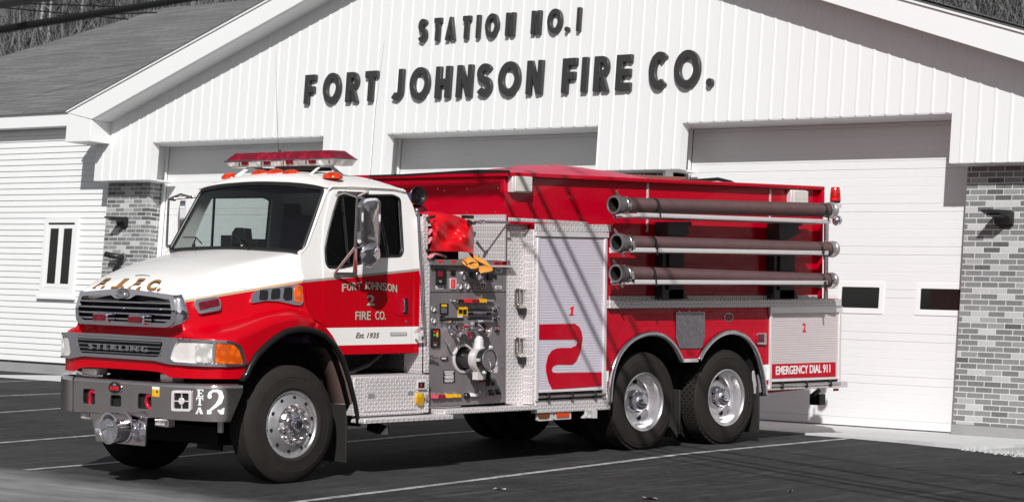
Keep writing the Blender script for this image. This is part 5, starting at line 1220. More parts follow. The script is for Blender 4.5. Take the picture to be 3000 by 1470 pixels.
def pr(a,b,mat,name,t=.012,f=z6,r=.004,par=None,bevel=.002,y=yp):
    mb=MB(); yrectp(f(*a),f(*b),y,t,r,mb); return part(mb,name,mat,par or panel,bevel=bevel)
mb=MB(); yrectp(z6(165,578),z6(1322,586),yp,.002,mb=mb); part(mb,'panel_seam',P_BLK,panel)
g=pr((285,235),(405,475),P_BLK,'pressure_governor',.035,r=.01); pr((325,275),(388,350),P_LDRED,'display',.002,par=g,y=yp-.0355); 
ydq=MB(); ydiscp(z6(350,425),4,yp-.035,t=.012,mb=ydq,n=14); part(ydq,'knob',P_GRY,g)
q=pr((285,490),(402,540),P_ALU,'data_plate',.004); mb=MB()
for k in range(4): mb.plate([tuple(TYp(*z6(300+k*25+(10 if k%2 else 0),495+(k%2)*22),0)[[0,2]]),tuple(TYp(*z6(318+k*25,497),0)[[0,2]]),tuple(TYp(*z6(312+k*25,534),0)[[0,2]])],[],lambda u,v,t:(u,t,v),YP-.009,YP-.0105)
part(mb,'plate_mark',P_BLK,q)
pr((505,262),(570,340),P_BLK,'switch_plate',.01); pr((790,280),(832,385),P_BLK,'switch_plate',.012); sw=pr((1040,305),(1110,405),P_BLK,'outlet_cover',.02); 
mb=MB(); ydiscp(z6(1152,352),5.6,yp,t=.02,mb=mb); part(mb,'jack_cap',P_BLK,panel)
for a,b in (((1160,225),(1265,295)),((1165,490),(1255,540))): q=pr(a,b,P_ALU,'drain_light',.008,r=.012); pr((a[0]+18,a[1]+14),(b[0]-18,b[1]-14),P_GRY,'light_lens',.003,par=q,y=yp-.0085)
t_=pr((493,378),(580,540),P_ALU,'tank_gauge',.014,r=.012); pr((512,390),(572,524),P_LRED,'gauge_scale',.003,par=t_,y=yp-.0145); pr((528,395),(556,515),P_PINK,'gauge_strip',.002,par=t_,y=yp-.018)
def gauge(c,r,face,dial=True):
    mb=MB(); ydiscp(z6(*c),r,yp,[(0,1),(.016,1),(.020,.93),(.018,.86),(.010,.84)],n=28,mb=mb); gg=part(mb,'gauge',P_CHRW,panel,smooth=35)
    mb=MB(); ydiscp(z6(*c),r*.86,yp-.009,[(0,1),(.002,1),(.002,0)],n=24,mb=mb); part(mb,'dial',face,gg)
    mb=MB(); p=Vector(TYp(*z6(*c),yp-.0125)); rr=r/288
    for a in (2.3,.8,3.9): mb.beam(p+Vector((math.cos(a),0,math.sin(a)))*rr*.1,p+Vector((math.cos(a),0,math.sin(a)))*rr*.62,.006*rr/.03,.002,up=(0,1,0))
    part(mb,'needle',P_BLK if face is not P_GRY else P_WHT,gg)
GF=plain('lilac_dial',(.34,.31,.38),.3)
gauge((700,325),14.5,GF); gauge((917,335),15,GF); gauge((640,495),10,P_WHT); gauge((750,495),10,P_WHT); gauge((862,492),10,GF); gauge((967,495),10,GF); gauge((250,830),9,P_WHT); gauge((250,1000),9.5,P_WHT)
for a,b,mt in (((575,690),(655,730),P_BLK),((680,685),(775,735),P_LRED),((795,685),(880,735),P_LDRED),((895,682),(990,735),P_YEL),((1010,690),(1100,722),P_GRY)):
    h=pr(a,b,mt,'pull_handle',.05,r=.006,bevel=.004); mb=MB(); p=Vector(TYp(*z6((a[0]+b[0])/2-30,(a[1]+b[1])/2+22),yp)); mb.lathe(p,(0,-1,0),[(0,.016),(.008,.015),(.012,.007),(.045,.007)],12); part(mb,'rod',P_CHR,h,smooth=40)
mb=MB(); ydiscp(z6(525,715),6,yp,[(0,1),(.01,.9),(.02,.5),(.05,.5),(.055,.8),(.07,.8),(.072,0)],n=16,mb=mb); part(mb,'pull_knob',P_CHR,panel,smooth=40)
k=pr((345,748),(460,912),P_BLK,'keypad',.014,r=.012); pr((372,762),(448,798),P_YEL,'keypad_label',.002,par=k,y=yp-.0145); 
mb=MB()
for r_ in range(3):
    for c_ in range(4): yrectp(z6(368+c_*22,818+r_*26),z6(382+c_*22,834+r_*26),yp-.0145,.002,mb=mb)
part(mb,'keys',P_GRY,k)
s_=pr((610,797),(752,930),P_YEL,'yellow_sign',.006); mb=MB()
yrectp(z6(625,838),z6(680,898),yp-.0065,.0015,mb=mb); yrectp(z6(690,838),z6(742,914),yp-.0065,.0015,mb=mb); part(mb,'sign_print',P_BLK,s_)
def lever(a,b,end,ballc):
    mb=MB(); p=Vector(TYp(*z6(*a),-.06));q=Vector(TYp(*z6(*b),-.06)); mb.tube([p,p.lerp(q,.02),p.lerp(q,.98),q],[.012,.017,.017,.012],12); l=part(mb,'valve_lever',P_BLK,panel,smooth=50)
    mb=MB(); e=Vector(TYp(*z6(*end),-.05)); mb.tube([q,e,e+Vector((0,.05,0))],.011,10); part(mb,'lever_arm',P_CHR,l,smooth=60)
    mb=MB(); mb.lathe(Vector(TYp(*z6(*ballc),-.06)),(0,-1,0),[(-.022*math.cos(t),.022*math.sin(t)) for t in np.linspace(0,math.pi,12)],16); part(mb,'lever_ball',P_BLK,l,smooth=80)
lever((765,842),(1110,842),(1190,826),(1165,846)); lever((765,972),(1110,968),(1190,975),(1165,970)); lever((690,982),(345,985),(390,985),(400,985))
for c in ((1190,818),(1195,975)):
    mb=MB(); ydiscp(z6(*c),8.5,yp,[(0,1),(.01,1),(.016,.7),(.016,0)],mb=mb); part(mb,'escutcheon',P_CHR,panel,smooth=30)
for a,b,mt in (((770,882),(836,920),P_BLK),((905,884),(972,920),P_LILAC),((1035,882),(1105,918),P_BLK),((345,935),(415,960),P_BLK),((610,930),(680,955),P_WHT),((482,1010),(565,1048),P_YEL),((915,1000),(985,1030),P_WHT)): pr(a,b,mt,'label_plate',.004)
l_=pr((212,1120),(332,1400),P_BLK,'pump_light_panel',.02,r=.01) ; mb=MB()
for i,(u,v,mt) in enumerate(((262,1165,P_LRED),(305,1163,P_LRED),(264,1215,P_GRN),(305,1195,P_YEL),(305,1228,P_YEL))): mb2=MB(); ydiscp(z6(u,v),3.2,yp-.02,t=.008,n=12,mb=mb2); part(mb2,'indicator',mt,l_)
pr((248,1325),(305,1330),P_LRED,'panel_print',.0015,par=l_,y=yp-.0205); pr((255,1345),(300,1375),P_GRY,'panel_print',.0015,par=l_,y=yp-.0205)
# valves and the big intake
mb=MB(); ydiscp(z6(530,1110),16,yp,[(0,1.25),(.012,1.25),(.014,1),(.02,1),(.02,0)],mb=mb); p=Vector(TYp(*z6(530,1130),-.02)); q=Vector(TYp(*z6(650,1215),-.20)); mb.tube([p,p+Vector((0,-.06,0)),p.lerp(q,.6)+Vector((0,-.05,0)),q],[.048,.052,.052,.045],16); mb.lathe(q,(q-p).normalized()+Vector((0,-.3,-.3)),[(0,.05),(.02,.056),(.04,.056),(.05,.045),(.07,.045),(.072,0)],18); part(mb,'discharge_valve',P_CHR,panel,smooth=40)
mb=MB(); p=Vector(TYp(*z6(930,1095),-.02)); q=Vector(TYp(*z6(1040,1160),-.16)); mb.tube([p,p+Vector((0,-.05,0)),q],[.045,.045,.038],14); mb.lathe(q,(.4,-.8,-.3),[(0,.045),(.02,.052),(.035,.05),(.04,0)],16); mb.tube([Vector(TYp(*z6(780,1140),-.10)),Vector(TYp(*z6(1000,1140),-.10))],.016,10); part(mb,'discharge_valve',P_CHRW,panel,smooth=40)
mb=MB(); mb.lathe(Vector(TYp(*z6(825,1055),-.10)),(0,0,1),[(-.026*math.cos(t),.026*math.sin(t)+.0005) for t in np.linspace(0,math.pi,12)],16); mb.tube([Vector(TYp(*z6(825,1070),-.10)),Vector(TYp(*z6(822,1140),-.10))],.01,8); part(mb,'valve_knob',P_GRY,panel,smooth=80)
mb=MB(); yrectp(z6(695,1080),z6(755,1110),-.06,.03,mb=mb); ydiscp(z6(735,1215),9,-.06,t=.04,mb=mb); part(mb,'drain_knob',P_LDRED,panel,smooth=40)
mb=MB(); yrectp(z6(1190,1075),z6(1225,1165),-.012,.004,mb=mb); part(mb,'tag_plate',P_LDRED,panel)
mb=MB(); ydiscp(z6(1150,1118),8,yp,[(0,1),(.02,.7),(.05,.6),(.055,0)],mb=mb); part(mb,'bleeder_valve',P_CHR,panel,smooth=40)
ic=z7(690,352)
mb=MB(); ydiscp(ic,42,yp,[(0,1),(.012,1),(.016,.95),(.016,.84),(.002,.80)],n=40,mb=mb); ring=part(mb,'intake_flange',P_ALU,panel,smooth=35)
mb=MB(); ydiscp(ic,34,yp-.003,[(0,1),(.002,1),(.002,0)],n=32,mb=mb); part(mb,'intake_hole',P_VOID,ring)
p=Vector(TYp(*z7(690,352),-.0)); c2=Vector(TYp(*z7(1035,355),-.34)); 
mb=MB(); mb.lathe(p,(.05,-1,0),[(-.0,.088),(.05,.092),(.12,.095),(.2,.10)],28); part(mb,'intake_pipe',plain('dark_cast',(.05,.048,.05),.4,.4),panel,smooth=40)
mb=MB(); mb.lathe(p+Vector((.01,-.17,0)),(.06,-1,0),[(0,.0),(0,.118),(.03,.125),(.085,.122),(.09,.10),(.10,.10)],32); mb.tube([p+Vector((.01,-.20,.10)),p+Vector((.02,-.2,.19)),p+Vector((.03,-.2,.225))],[.052,.046,.028],14); mb.box((p.x-.035,p.y-.25,p.z-.20),(p.x+.065,p.y-.17,p.z-.10)); part(mb,'intake_valve',P_ALU,panel,smooth=40)
mb=MB(); c2=p+Vector((.02,-.27,.0)); mb.lathe(c2,(.06,-1,0),[(-.02,.10),(.0,.112),(.03,.112),(.034,.118),(.075,.118),(.08,.112),(.08,.098),(.072,.096)],36); cap_=part(mb,'intake_cap',P_BLK,panel,smooth=30)
mb=MB(); mb.lathe(c2,(.06,-1,0),[(.066,.097),(.072,.095),(.074,.012),(.082,.010),(.084,0)],32); part(mb,'cap_face',P_STEEL,cap_,smooth=30)
mb=MB(); mb.lathe(c2,(.06,-1,0),[(.079,.100),(.084,.104),(.084,.110),(.079,.113)],36); part(mb,'cap_ring',P_CHR,cap_,smooth=40)
mb=MB()
for a in (1.2,3.14,4.4): d=Vector((math.cos(a),0,math.sin(a))); mb.beam(c2+d*.11+Vector((0,-.05,0)),c2+d*.145+Vector((0,-.05,0)),.03,.03,up=(0,1,0))
part(mb,'cap_lug',P_ALU,cap_,bevel=.003)
def chain(pts,r,name,mat,par,n=26):
    P=[Vector(q) for q in pts]; mb=MB(); L=[]
    for i in range(n):
        t=i/(n-1)*(len(P)-1); k=min(int(t),len(P)-2); L.append(P[k].lerp(P[k+1],t-k))
    for i,q in enumerate(L): mb.lathe(q,(0,0,1),[(-r*math.cos(t),r*math.sin(t)+.0002) for t in np.linspace(0,math.pi,6)],7)
    return part(mb,name,mat,par,smooth=80)
T=lambda u,v,y:TYp(*z7(u,v),y)
chain([T(430,75,-.02),T(455,130,-.05),T(500,185,-.07),T(560,200,-.08),T(610,165,-.09),T(645,65,-.10)],.0055,'cap_chain',P_CHRW,panel)
chain([c2+Vector((.0,-.085,.0)),c2+Vector((.012,-.088,-.06)),c2+Vector((.005,-.085,-.115))],.0055,'cap_chain',P_CHRW,panel,14)
mb=MB(); mb.tube([T(455,150,-.01),T(490,250,-.012),T(590,352,-.01)],.0025,6); part(mb,'cap_cable',P_BLK,panel,smooth=60)
q=pr((398,525),(566,705),P_BLK,'instruction_plate',.005,z7); mb=MB()
for k,(a,b) in enumerate(((535,552),(565,586),(598,606),(612,620),(626,634),(640,648),(662,672),(682,696))): yrectp(z7(412+(k%3)*9,a),z7(556-(k%2)*14,b),yp-.0055,.001,mb=mb)
part(mb,'plate_print',P_ALU,q)
mb=MB(); yrectp(z7(170,300),z7(232,402),yp,.02,mb=mb); h=part(mb,'drain_handle',P_CHRW,panel,bevel=.006); mb=MB(); a=Vector(T(215,345,-.04)); mb.tube([a,Vector(T(312,345,-.06))],.014,10); part(mb,'handle_bar',P_CHR,h,smooth=60)
q=pr((355,328),(450,370),P_BLK,'label_plate',.02,z7); pr((376,340),(440,358),P_WHT,'plate_print',.001,z7,par=q,y=yp-.0205)
for a,b,mt in (((205,887),(285,935),P_PINK),((305,887),(390,932),P_LDRED),((412,880),(510,926),P_YEL),((532,880),(620,920),P_YEL),((772,868),(866,905),P_WHT),((885,858),(970,900),P_GRY)):
    h=pr(a,b,mt,'drain_handle',.04,z7,.004,bevel=.003); mb=MB(); p_=Vector(TYp(*z7(a[0]+30,a[1]-12),yp)); mb.lathe(p_,(0,-1,0),[(0,.012),(.02,.011),(.025,0)],10); part(mb,'bolt',P_CHR,h)
mb=MB(); ydiscp(z7(730,905),9.5,yp,[(0,1),(.03,1),(.036,.85),(.036,0)],n=18,mb=mb); part(mb,'primer_knob',P_BLK,panel,smooth=35)
for a,b in (((1060,812),(1122,838)),((1158,808),(1222,832))): pr(a,b,P_BLK,'label_plate',.004,z7)
for c in ((1090,872),(1190,860)):
    mb=MB(); ydiscp(z7(*c),5,yp,t=.045,n=14,mb=mb); part(mb,'drain_knob',P_BLK,panel,smooth=40)
q=pr((1143,395),(1205,570),P_GRY,'instruction_plate',.004,z7); mb=MB()
for a,b in ((402,428),(455,465),(478,560)): yrectp(z7(1150,a),z7(1198,b),yp-.0045,.001,mb=mb)
part(mb,'plate_print',P_ALU,q)
mb=MB(); p=Vector(T(1065,540,-.10)); q2=Vector(T(1055,760,-.07)); mb.beam(p,q2,.045,.03,up=(0,1,0)); l=part(mb,'wheel_lever',P_BLK,panel,bevel=.006)
mb=MB(); mb.tube([Vector(T(1068,610,-.11)),Vector(T(1130,722,-.13))],.008,8); mb.lathe(Vector(T(1132,725,-.13)),(0,-1,0),[(-.024*math.cos(t),.024*math.sin(t)) for t in np.linspace(0,math.pi,12)],14); part(mb,'lever_ball',P_BLK,l,smooth=70)
mb=MB(); yrectp(z7(940,650),z7(1035,695),-.02,.02,mb=mb); part(mb,'tag_plate',P_LDRED,panel,bevel=.003)
mb=MB(); mb.tube([T(800,530,-.03),T(830,580,-.05),T(905,640,-.06),T(985,605,-.05)],.005,6); part(mb,'cap_cable',P_ALU,panel,smooth=60)
mb=MB()
for u,v in ((220,562),(430,565),(722,568),(1008,562),(1110,562),(1295,565),(430,612),(722,612),(1010,612),(1295,612),(1285,1135),(175,250),(178,295),(178,385),(178,475),(172,565)): ydiscp(z6(u,v),1.6,yp,t=.004,n=8,mb=mb)
for u,v in ((120,490),(1282,452),(410,1020),(992,995),(1275,975)): ydiscp(z7(u,v),1.7,yp,t=.004,n=8,mb=mb)
part(mb,'screws',P_CHR,panel)
# ---------------------------------------------------------------- steps and running boards
stp=lambda u,v:(1020+u/4.6,1080+v/4.6)
mb=MB(); mb.box((-4.22,.0,.515),(-3.232,.55,.882)); sbx=part(mb,'step_box',P_DIA,bevel=.008)
mb=MB(); yrect(stp(225,160),stp(905,545),-.002,.006,mb=mb); part(mb,'hatch',P_DIA,sbx,bevel=.003)
for a,b in (((268,335),(352,385)),((805,300),(875,345))): mb=MB(); yrect(stp(*a),stp(*b),-.008,.006,.006,mb); part(mb,'latch',P_GRY,sbx,bevel=.002)
mb=MB(); yrect(stp(925,165),stp(1045,272),-.002,.02,.006,mb); ds=part(mb,'gauge_box',P_ALU,sbx,bevel=.003); mb=MB(); yrect(stp(945,182),stp(1028,255),-.022,.002,mb=mb); part(mb,'gauge_face',P_BLK,ds); mb=MB(); yrect(stp(978,195),stp(992,240),-.0242,.001,mb=mb); part(mb,'gauge_mark',P_LRED,ds)
mb=MB(); ypoly(rpoly([stp(910,325),stp(990,322),stp(1002,360),stp(985,488),stp(925,490),stp(902,450)],5,4),-.002,.03,mb); part(mb,'side_marker',P_AMBY,sbx,bevel=.008)
mb=MB(); ydisc(stp(1055,395),8,-.002,t=.015,mb=mb); part(mb,'cap_knob',P_GRY,sbx,smooth=35)
mb=MB(); mb.box((-4.19,-.125,.447),(-3.02,.10,.492)); part(mb,'cab_step',P_DIA,bevel=.008)
mb=MB(); mb.box((TY(1302,1200,-.05)[0],-.05,.488),(-1.765,.25,.537)); part(mb,'pump_step',P_DIA,bevel=.008)
mb=MB(); p=TY(1108,1248,.15); q=TY(1135,1272,.15); mb.plate([tuple(TY(*c,.15)[[0,2]]) for c in ((1107,1238),(1134,1248),(1132,1272),(1104,1262))],[],lambda u,v,t:(u,t,v),.12,.30); part(mb,'step_bracket',P_VOID,bevel=.004)
mb=MB(); mb.plate([tuple(TY(*c,.11)[[0,2]]) for c in ((1114,1271),(1134,1247),(1135,1272))],[],lambda u,v,t:(u,t,v),.10,.115); part(mb,'bracket_flap',P_ALU)
# diamond plate behind the cab under the door line
mb=MB(); mb.box((-3.19,.20,.86),(-3.17,2.2,1.30)); mb.box((-3.195,.15,.88),(-3.18,.40,1.94)); part(mb,'pump_house_front',P_DIA,bevel=.004)
mb=MB(); mb.tube([(-4.0,.35,.9),(-3.75,.32,.98),(-3.55,.30,1.12)],.025,8); mb.tube([(-3.95,.37,.88),(-3.7,.35,.99),(-3.5,.33,1.14)],.012,6); part(mb,'air_intake_hose',P_RUBM,smooth=60)
# ---------------------------------------------------------------- tank body
YU=.055
mb=MB(); mb.box((-2.165,YU,2.362),(-1.752,2.44-YU,2.845)); mb.box((-1.75,YU,1.585),(2.975,2.44-YU,2.845)); mb.box((-2.160,.55,1.585),(-1.752,2.44-YU,2.36)); mb.box((-2.15,.25,.95),(-.68,2.2,1.6)); mb.box((-.7,.06,1.30),(2.0,2.38,1.60)); mb.box((2.0,.03,.78),(3.335,2.41,1.60)); tank=part(mb,'tank_body',P_RED,bevel=.006)
mb=MB(); mb.plate([(-2.20,-.02),(3.0,-.02),(3.0,2.46),(-2.20,2.46)],[[(-2.12,.10),(2.93,.10),(2.93,2.34),(-2.12,2.34)]],lambda u,v,t:(u,v,t),2.838,2.882); part(mb,'roof_rim',P_RED,tank,bevel=.012,seg=3)
mb=MB(); mb.plate([tuple(TX(*p,-2.2)[1:]) for p in ((1080,513),(1180,510),(1300,503),(1400,496.5),(1492,498.5),(1492,506),(1300,509),(1180,516),(1085,518))],[],lambda u,v,t:(t,u,v),-2.206,-2.19); part(mb,'rim_trim',P_BLK,tank)
mb=MB(); mb.box((2.955,-.018,2.62),(2.998,.05,2.84)); mb.box((2.955,-.018,1.60),(2.975,.05,2.64)); part(mb,'corner_trim',P_RED,tank,bevel=.006)
for u in (1897,2256):
    a=TY(u,512 if u<2000 else 530,YU); b=TY(u+1,680 if u<2000 else 668,YU); mb=MB(); mb.box((a[0]-.012,YU-.010,b[2]),(a[0]+.012,YU+.001,a[2]-.05)); part(mb,'seam_strip',P_DIA,tank)
mb=MB()
for px,py in ((1283,554),(1370,553),(1460,551),(1303,559),(1368,622),(1450,621)): p=TX(px,py,-2.166); mb.lathe(p,(-1,0,0),[(0,.009),(.005,.007),(.006,0)],8)
part(mb,'bolts',P_CHRW,tank)
# hose-bed tarp and boards on top
mb=MB(); rows=[]; rs=random.Random(2)
for i,x in enumerate(np.linspace(-1.75,1.0,15)):
    pk=float(np.interp(x,[-1.75,-1.45,-.7,-.23,.3,.71,1.0],[2.86,2.925,3.015,3.05,3.0,2.958,2.86]))
    rows.append([(x,y,2.86+(pk-2.86)*float(np.interp(y,[.3,.75,1.22,1.7,2.15],[0,.72,1,.7,0]))+ (.008*math.sin(x*9+y*7))) for y in np.linspace(.3,2.15,13)])
mb.grid(rows); part(mb,'hose_bed_cover',P_TARP,smooth=60,solid=.006)
mb=MB(); a=TY(1793,509,1.5);b=TY(2003,519,1.5); mb.box((a[0],1.45,2.80),(b[0],1.95,a[2]+.0)); part(mb,'folded_tank_board',P_BRN,bevel=.01)
mb=MB(); mb.tube([(1.15,1.0,2.90),(1.9,1.0,2.93),(2.25,.95,2.955),(2.42,.9,2.93),(2.55,.85,2.88)],[.008,.016,.022,.016,.008],8); part(mb,'roof_strap',P_VOID,smooth=60)
# scene lights on the side
def scene_light(a,b,d,y=YU):
    p=TY(*a,y-d);q=TY(*b,y-d); mb=MB(); mb.box((p[0]-.02,y,q[2]-.01),(q[0]+.004,y-d+.012,p[2]+.008)); h=part(mb,'scene_light',P_ALU,bevel=.012,seg=3)
    mb=MB(); mb.box((p[0]+.0,y-d+.008,q[2]+.0),(q[0],y-d-.012,p[2])); l=part(mb,'lens',plain('frosted_lens',(.66,.62,.58),.35),h,bevel=.012,seg=3)
    mb=MB(); cx=(p[0]+q[0])/2;cz=(p[2]+q[2])/2; mb.box((cx-.002,y-d-.0125,q[2]+.01),(cx+.002,y-d-.014,p[2]-.01)); mb.box((p[0]+.01,y-d-.0125,cz-.002),(cx-.0025,y-d-.0138,cz+.002)); mb.box((cx+.0025,y-d-.0125,cz-.002),(q[0]-.01,y-d-.0138,cz+.002)); part(mb,'lens_rib',P_ALU,h)
scene_light((1508,516),(1558,563),.085); scene_light((2324,558),(2366,606),.085)
# ---------------------------------------------------------------- lower body with two wheel arches
A1=[(1783,1182),(1787,1120),(1797,1072),(1815,1032),(1843,1001),(1875,983),(1905,977),(1935,982),(1960,999),(1980,1025),(1995,1055)]
A2=[(2045,1055),(2058,1029),(2080,1001),(2105,982),(2132,973),(2160,976),(2185,991),(2207,1018),(2222,1055),(2234,1108),(2240,1158)]
sm=lambda P:[tuple(v) for v in np.array([[np.interp(t,range(len(P)),[p[k] for p in P]) for k in (0,1)] for t in np.linspace(0,len(P)-1,40)])]
def catmull(P,n=5):
    out=[]
    for i in range(len(P)-1):
        p0,p1,p2,p3=[np.array(P[min(max(i+k,0),len(P)-1)],float) for k in (-1,0,1,2)]
        for j in range(n):
            t=j/n; out.append(tuple(.5*((2*p1)+(-p0+p2)*t+(2*p0-5*p1+4*p2-p3)*t*t+(-p0+3*p1-3*p2+p3)*t**3)))
    return out+[tuple(P[-1])]
c1,c2_=catmull(A1),catmull(A2)
lowp=[(1770,903),(2463,895),(2463,1128),(2243,1152)]+c2_[::-1]+c1[::-1]+[(1770,1186)]
mb=MB(); ypoly(lowp,0,.0,mb,y0=.03); side=part(mb,'side_panel',P_RED,tank,bevel=.004)
mb=MB(); mb.plate([tuple(TY(*p,0)[[0,2]]) for p in lowp],[],lambda u,v,t:(u,t,v),2.41,2.44); part(mb,'side_panel',P_RED,tank)
for c in (c1,c2_):
    P=[TY(*p,0) for p in c]; mb=MB(); rows=[]
    cen=np.mean([[p[0],p[2]] for p in P],0); cen[1]=.75
    for i,p in enumerate(P):
        a=P[max(i-1,0)];b=P[min(i+1,len(P)-1)]; d=np.array([b[0]-a[0],b[2]-a[2]]);d/=np.linalg.norm(d); n=np.array([-d[1],d[0]])
        if np.dot(n,[p[0]-cen[0],p[2]-cen[1]])<0:n=-n
        rows.append([(p[0]+n[0]*w,y,p[2]+n[1]*w) for w,y in ((.032,-.002),(.026,-.026),(.010,-.036),(-.012,-.036),(-.024,-.026),(-.026,.05))])
    mb.grid(rows); part(mb,'arch_trim',plain('polished_trim',(.75,.72,.76),.14,1,.06,5),tank,smooth=50,solid=.004)
    mb=MB(); mb.grid([[(p[0],.03,p[2]+.006),(p[0],.70,p[2]+.006)] for p in P]); part(mb,'wheel_well',P_VOID,tank)
mb=MB(); a=TY(1996,1052,0);b=TY(2044,1058,0); mb.box((a[0],-.012,b[2]-.004),(b[0],.05,a[2]+.004)); part(mb,'arch_bridge',P_ALU,tank)
mb=MB(); ypoly([(1772,1087),(1783,1085),(1781,1116),(1772,1118)],-.001,.004,mb); ypoly([(2236,1068),(2250,1067),(2250,1112),(2243,1113)],-.001,.004,mb); part(mb,'white_stripe',P_WHT,tank)
mb=MB(); ypoly([(2207,1090),(2215,1075),(2232,1082),(2238,1150),(2208,1152)],.10,.0,mb,y0=.12); part(mb,'splash_guard',P_ALU,tank)
for A,B_ in (((1.93,.06,.10),(1.955,.62,.62)),((.60,.08,.14),(.62,.58,.62)),((1.93,1.82,.10),(1.955,2.38,.62))): mb=MB(); mb.box(A,B_); part(mb,'mudflap',P_RUBM,bevel=.004)
mb=MB(); mb.plate([tuple(TY(*p,.02)[[0,2]]) for p in ((1972,1170),(1984,1215),(1992,1282),(1970,1250))],[],lambda u,v,t:(u,t,v),.05,.40); part(mb,'tyre_guard',P_RUBM)
z5=lambda u,v:(1740+u/2.804,880+v/2.804)
mb=MB(); ypoly(rpoly([z5(668,92),z5(905,92),z5(905,300),z5(878,392),z5(698,392),z5(668,310)],4,3),-.001,.012,mb); dp=part(mb,'steel_cover_plate',(lambda t:(t.pbr((.34,.31,.33),.08,1,t.bump(t.noise(4,2,.5),.5,.05)),t.m)[1])(NT('rippled_steel')),tank,bevel=.005)
mb=MB(); ypoly([z5(672,96),z5(902,96),z5(902,120),z5(672,120)],-.0125,.003,mb); part(mb,'plate_flange',P_STEEL,dp)
mb=MB()
for u,v in ((702,84),(782,84),(862,84),(710,108),(790,108),(870,108),(698,140)): ydisc(z5(u,v),1.5,-.0155,t=.004,n=8,mb=mb)
part(mb,'rivets',P_CHR,dp)
c=TY(*z5(1106,137),0); oval_badge(lambda u,v,t:(c[0]+u,-.001-t,c[2]+v),tank,.078,.046)
mb=MB(); ypoly(rpoly([z5(1325,268),z5(1402,265),z5(1402,360),z5(1325,358)],3,3),-.001,.03,mb); rl=part(mb,'side_warning_lamp',P_CHR,tank,bevel=.006); mb=MB(); ypoly([z5(1346,276),z5(1398,274),z5(1398,344),z5(1346,344)],-.0315,.006,mb); part(mb,'lens',P_REDL,rl,bevel=.003)
# rub rail and backing
mb=MB(); a=TY(1786,880,-.05);b=TY(2465,897,-.05); mb.box((a[0],-.055,b[2]),(b[0],.04,a[2])); part(mb,'rub_rail',P_DIA,tank,bevel=.006)
mb=MB(); mb.box((a[0],.02,a[2]-.01),(2.93,.052,a[2]+.045)); part(mb,'rub_rail_back',P_DIA,tank,bevel=.004)
# ---------------------------------------------------------------- left compartment: diamond plate column and roller door
YCm=-.002
mb=MB(); mb.box((-1.74,.006,.56),(-.66,.5,2.33)); part(mb,'compartment_box',P_RED,tank)
mb=MB(); ypoly([(1484,642),(1545,644),(1545,1188),(1481,1182)],YP,.004,mb); colm=part(mb,'tread_plate',P_DIA,tank,bevel=.003)
p=TY(1568,800,YCm)[0]; x1=TY(1783,800,YCm)[0]
mb=MB(); mb.box((p-.03,YCm,.545),(x1+.0,.004,2.315)); mb.box((p-.028,.005,.545),(p+.01,YP+.02,2.315)); cb=part(mb,'door_surround',P_DIA,tank,bevel=.008)
mb=MB(); ypoly([(1489,637),(1720,650),(1720,658),(1489,648)],YCm-.001,.012,mb); ypoly([(1566,655),(1789,658),(1789,679),(1566,674)],YCm-.001,.010,mb); part(mb,'tread_header',P_DIA,tank,bevel=.003)
mb=MB(); ypoly([(1773,690),(1783,690),(1783,1085),(1773,1085)],YCm-.001,.003,mb); part(mb,'red_post',P_RED,tank)
def roller(px0,px1,py0,py1,y,mat,hd,name='roller_door'):
    """px box of the curtain; hd: picture box of the header"""
    a=TY(px0,py0,y);b=TY(px1,py1,y); root=empty(name,parent=TRUCK)
    mb=MB(); rows=[];z=b[2];n=max(6,int((a[2]-b[2])/.0265)); st=(a[2]-b[2])/n
    for i in range(n):
        z0=b[2]+i*st; rows+=[(z0,-.0085),(z0+.004,-.0112),(z0+st*.5,-.0125),(z0+st-.004,-.0115)]
    mb.grid([[(a[0],y+d,z) for z,d in rows+[(a[2],-.002)]],[(b[0],y+d,z) for z,d in rows+[(a[2],-.002)]]]); part(mb,'curtain',mat,root,smooth=25)
    mb=MB(); yrect(hd[0],hd[1],y-.002,.03,mb=mb); part(mb,'header',P_ALU,root,bevel=.004)
    for xa,xb in ((a[0]-.035,a[0]),(b[0],b[0]+.040)): mb=MB(); mb.box((xa,y-.028,b[2]-.09),(xb,y-.001,a[2]-.001)); part(mb,'side_rail',P_ALU,root,bevel=.004)
    mb=MB(); mb.box((a[0],y-.006,b[2]-.085),(b[0],y-.001,b[2])); mb2=MB(); mb2.tube([(a[0]-.02,y-.035,b[2]-.05),(b[0]+.02,y-.035,b[2]-.05)],.014,10)
    part(mb,'sill_gap',P_VOID,root); lf=part(mb2,'lift_bar',P_CHRW,root,smooth=60)
    for f in (.14,.86) if b[0]-a[0]<.9 else (.14,.5,.86): x=a[0]+(b[0]-a[0])*f; mb=MB(); mb.box((x-.012,y-.055,b[2]-.085),(x+.012,y-.001,b[2]-.012)); part(mb,'bar_bracket',P_BLK,lf,bevel=.003)
    mb=MB(); mb.box((a[0]-.005,y-.022,b[2]-.006),(b[0]+.004,y-.0005,b[2]+.012)); part(mb,'bottom_rail',P_ALU,root,bevel=.003)
    return root
r1=roller(1577,1762,695,1140,YCm-.001,P_SHUT,((1568,678),(1778,696)))
S=[(1574.5,949.5),(1684,947.5),(1697,957),(1704,972),(1707,992),(1701,1029),(1688,1058),(1677,1067.5),(1632,1067),(1620,1073),(1616,1083),(1620,1090),(1632,1092),(1763,1089),(1763,1130),(1618,1140),(1607,1118),(1600,1090),(1599,1072),(1605,1043),(1616,1027),(1630,1020),(1645,1018),(1673,1018),(1687,1012),(1692,1003),(1690,996.5),(1683,994),(1574.5,994.6)]
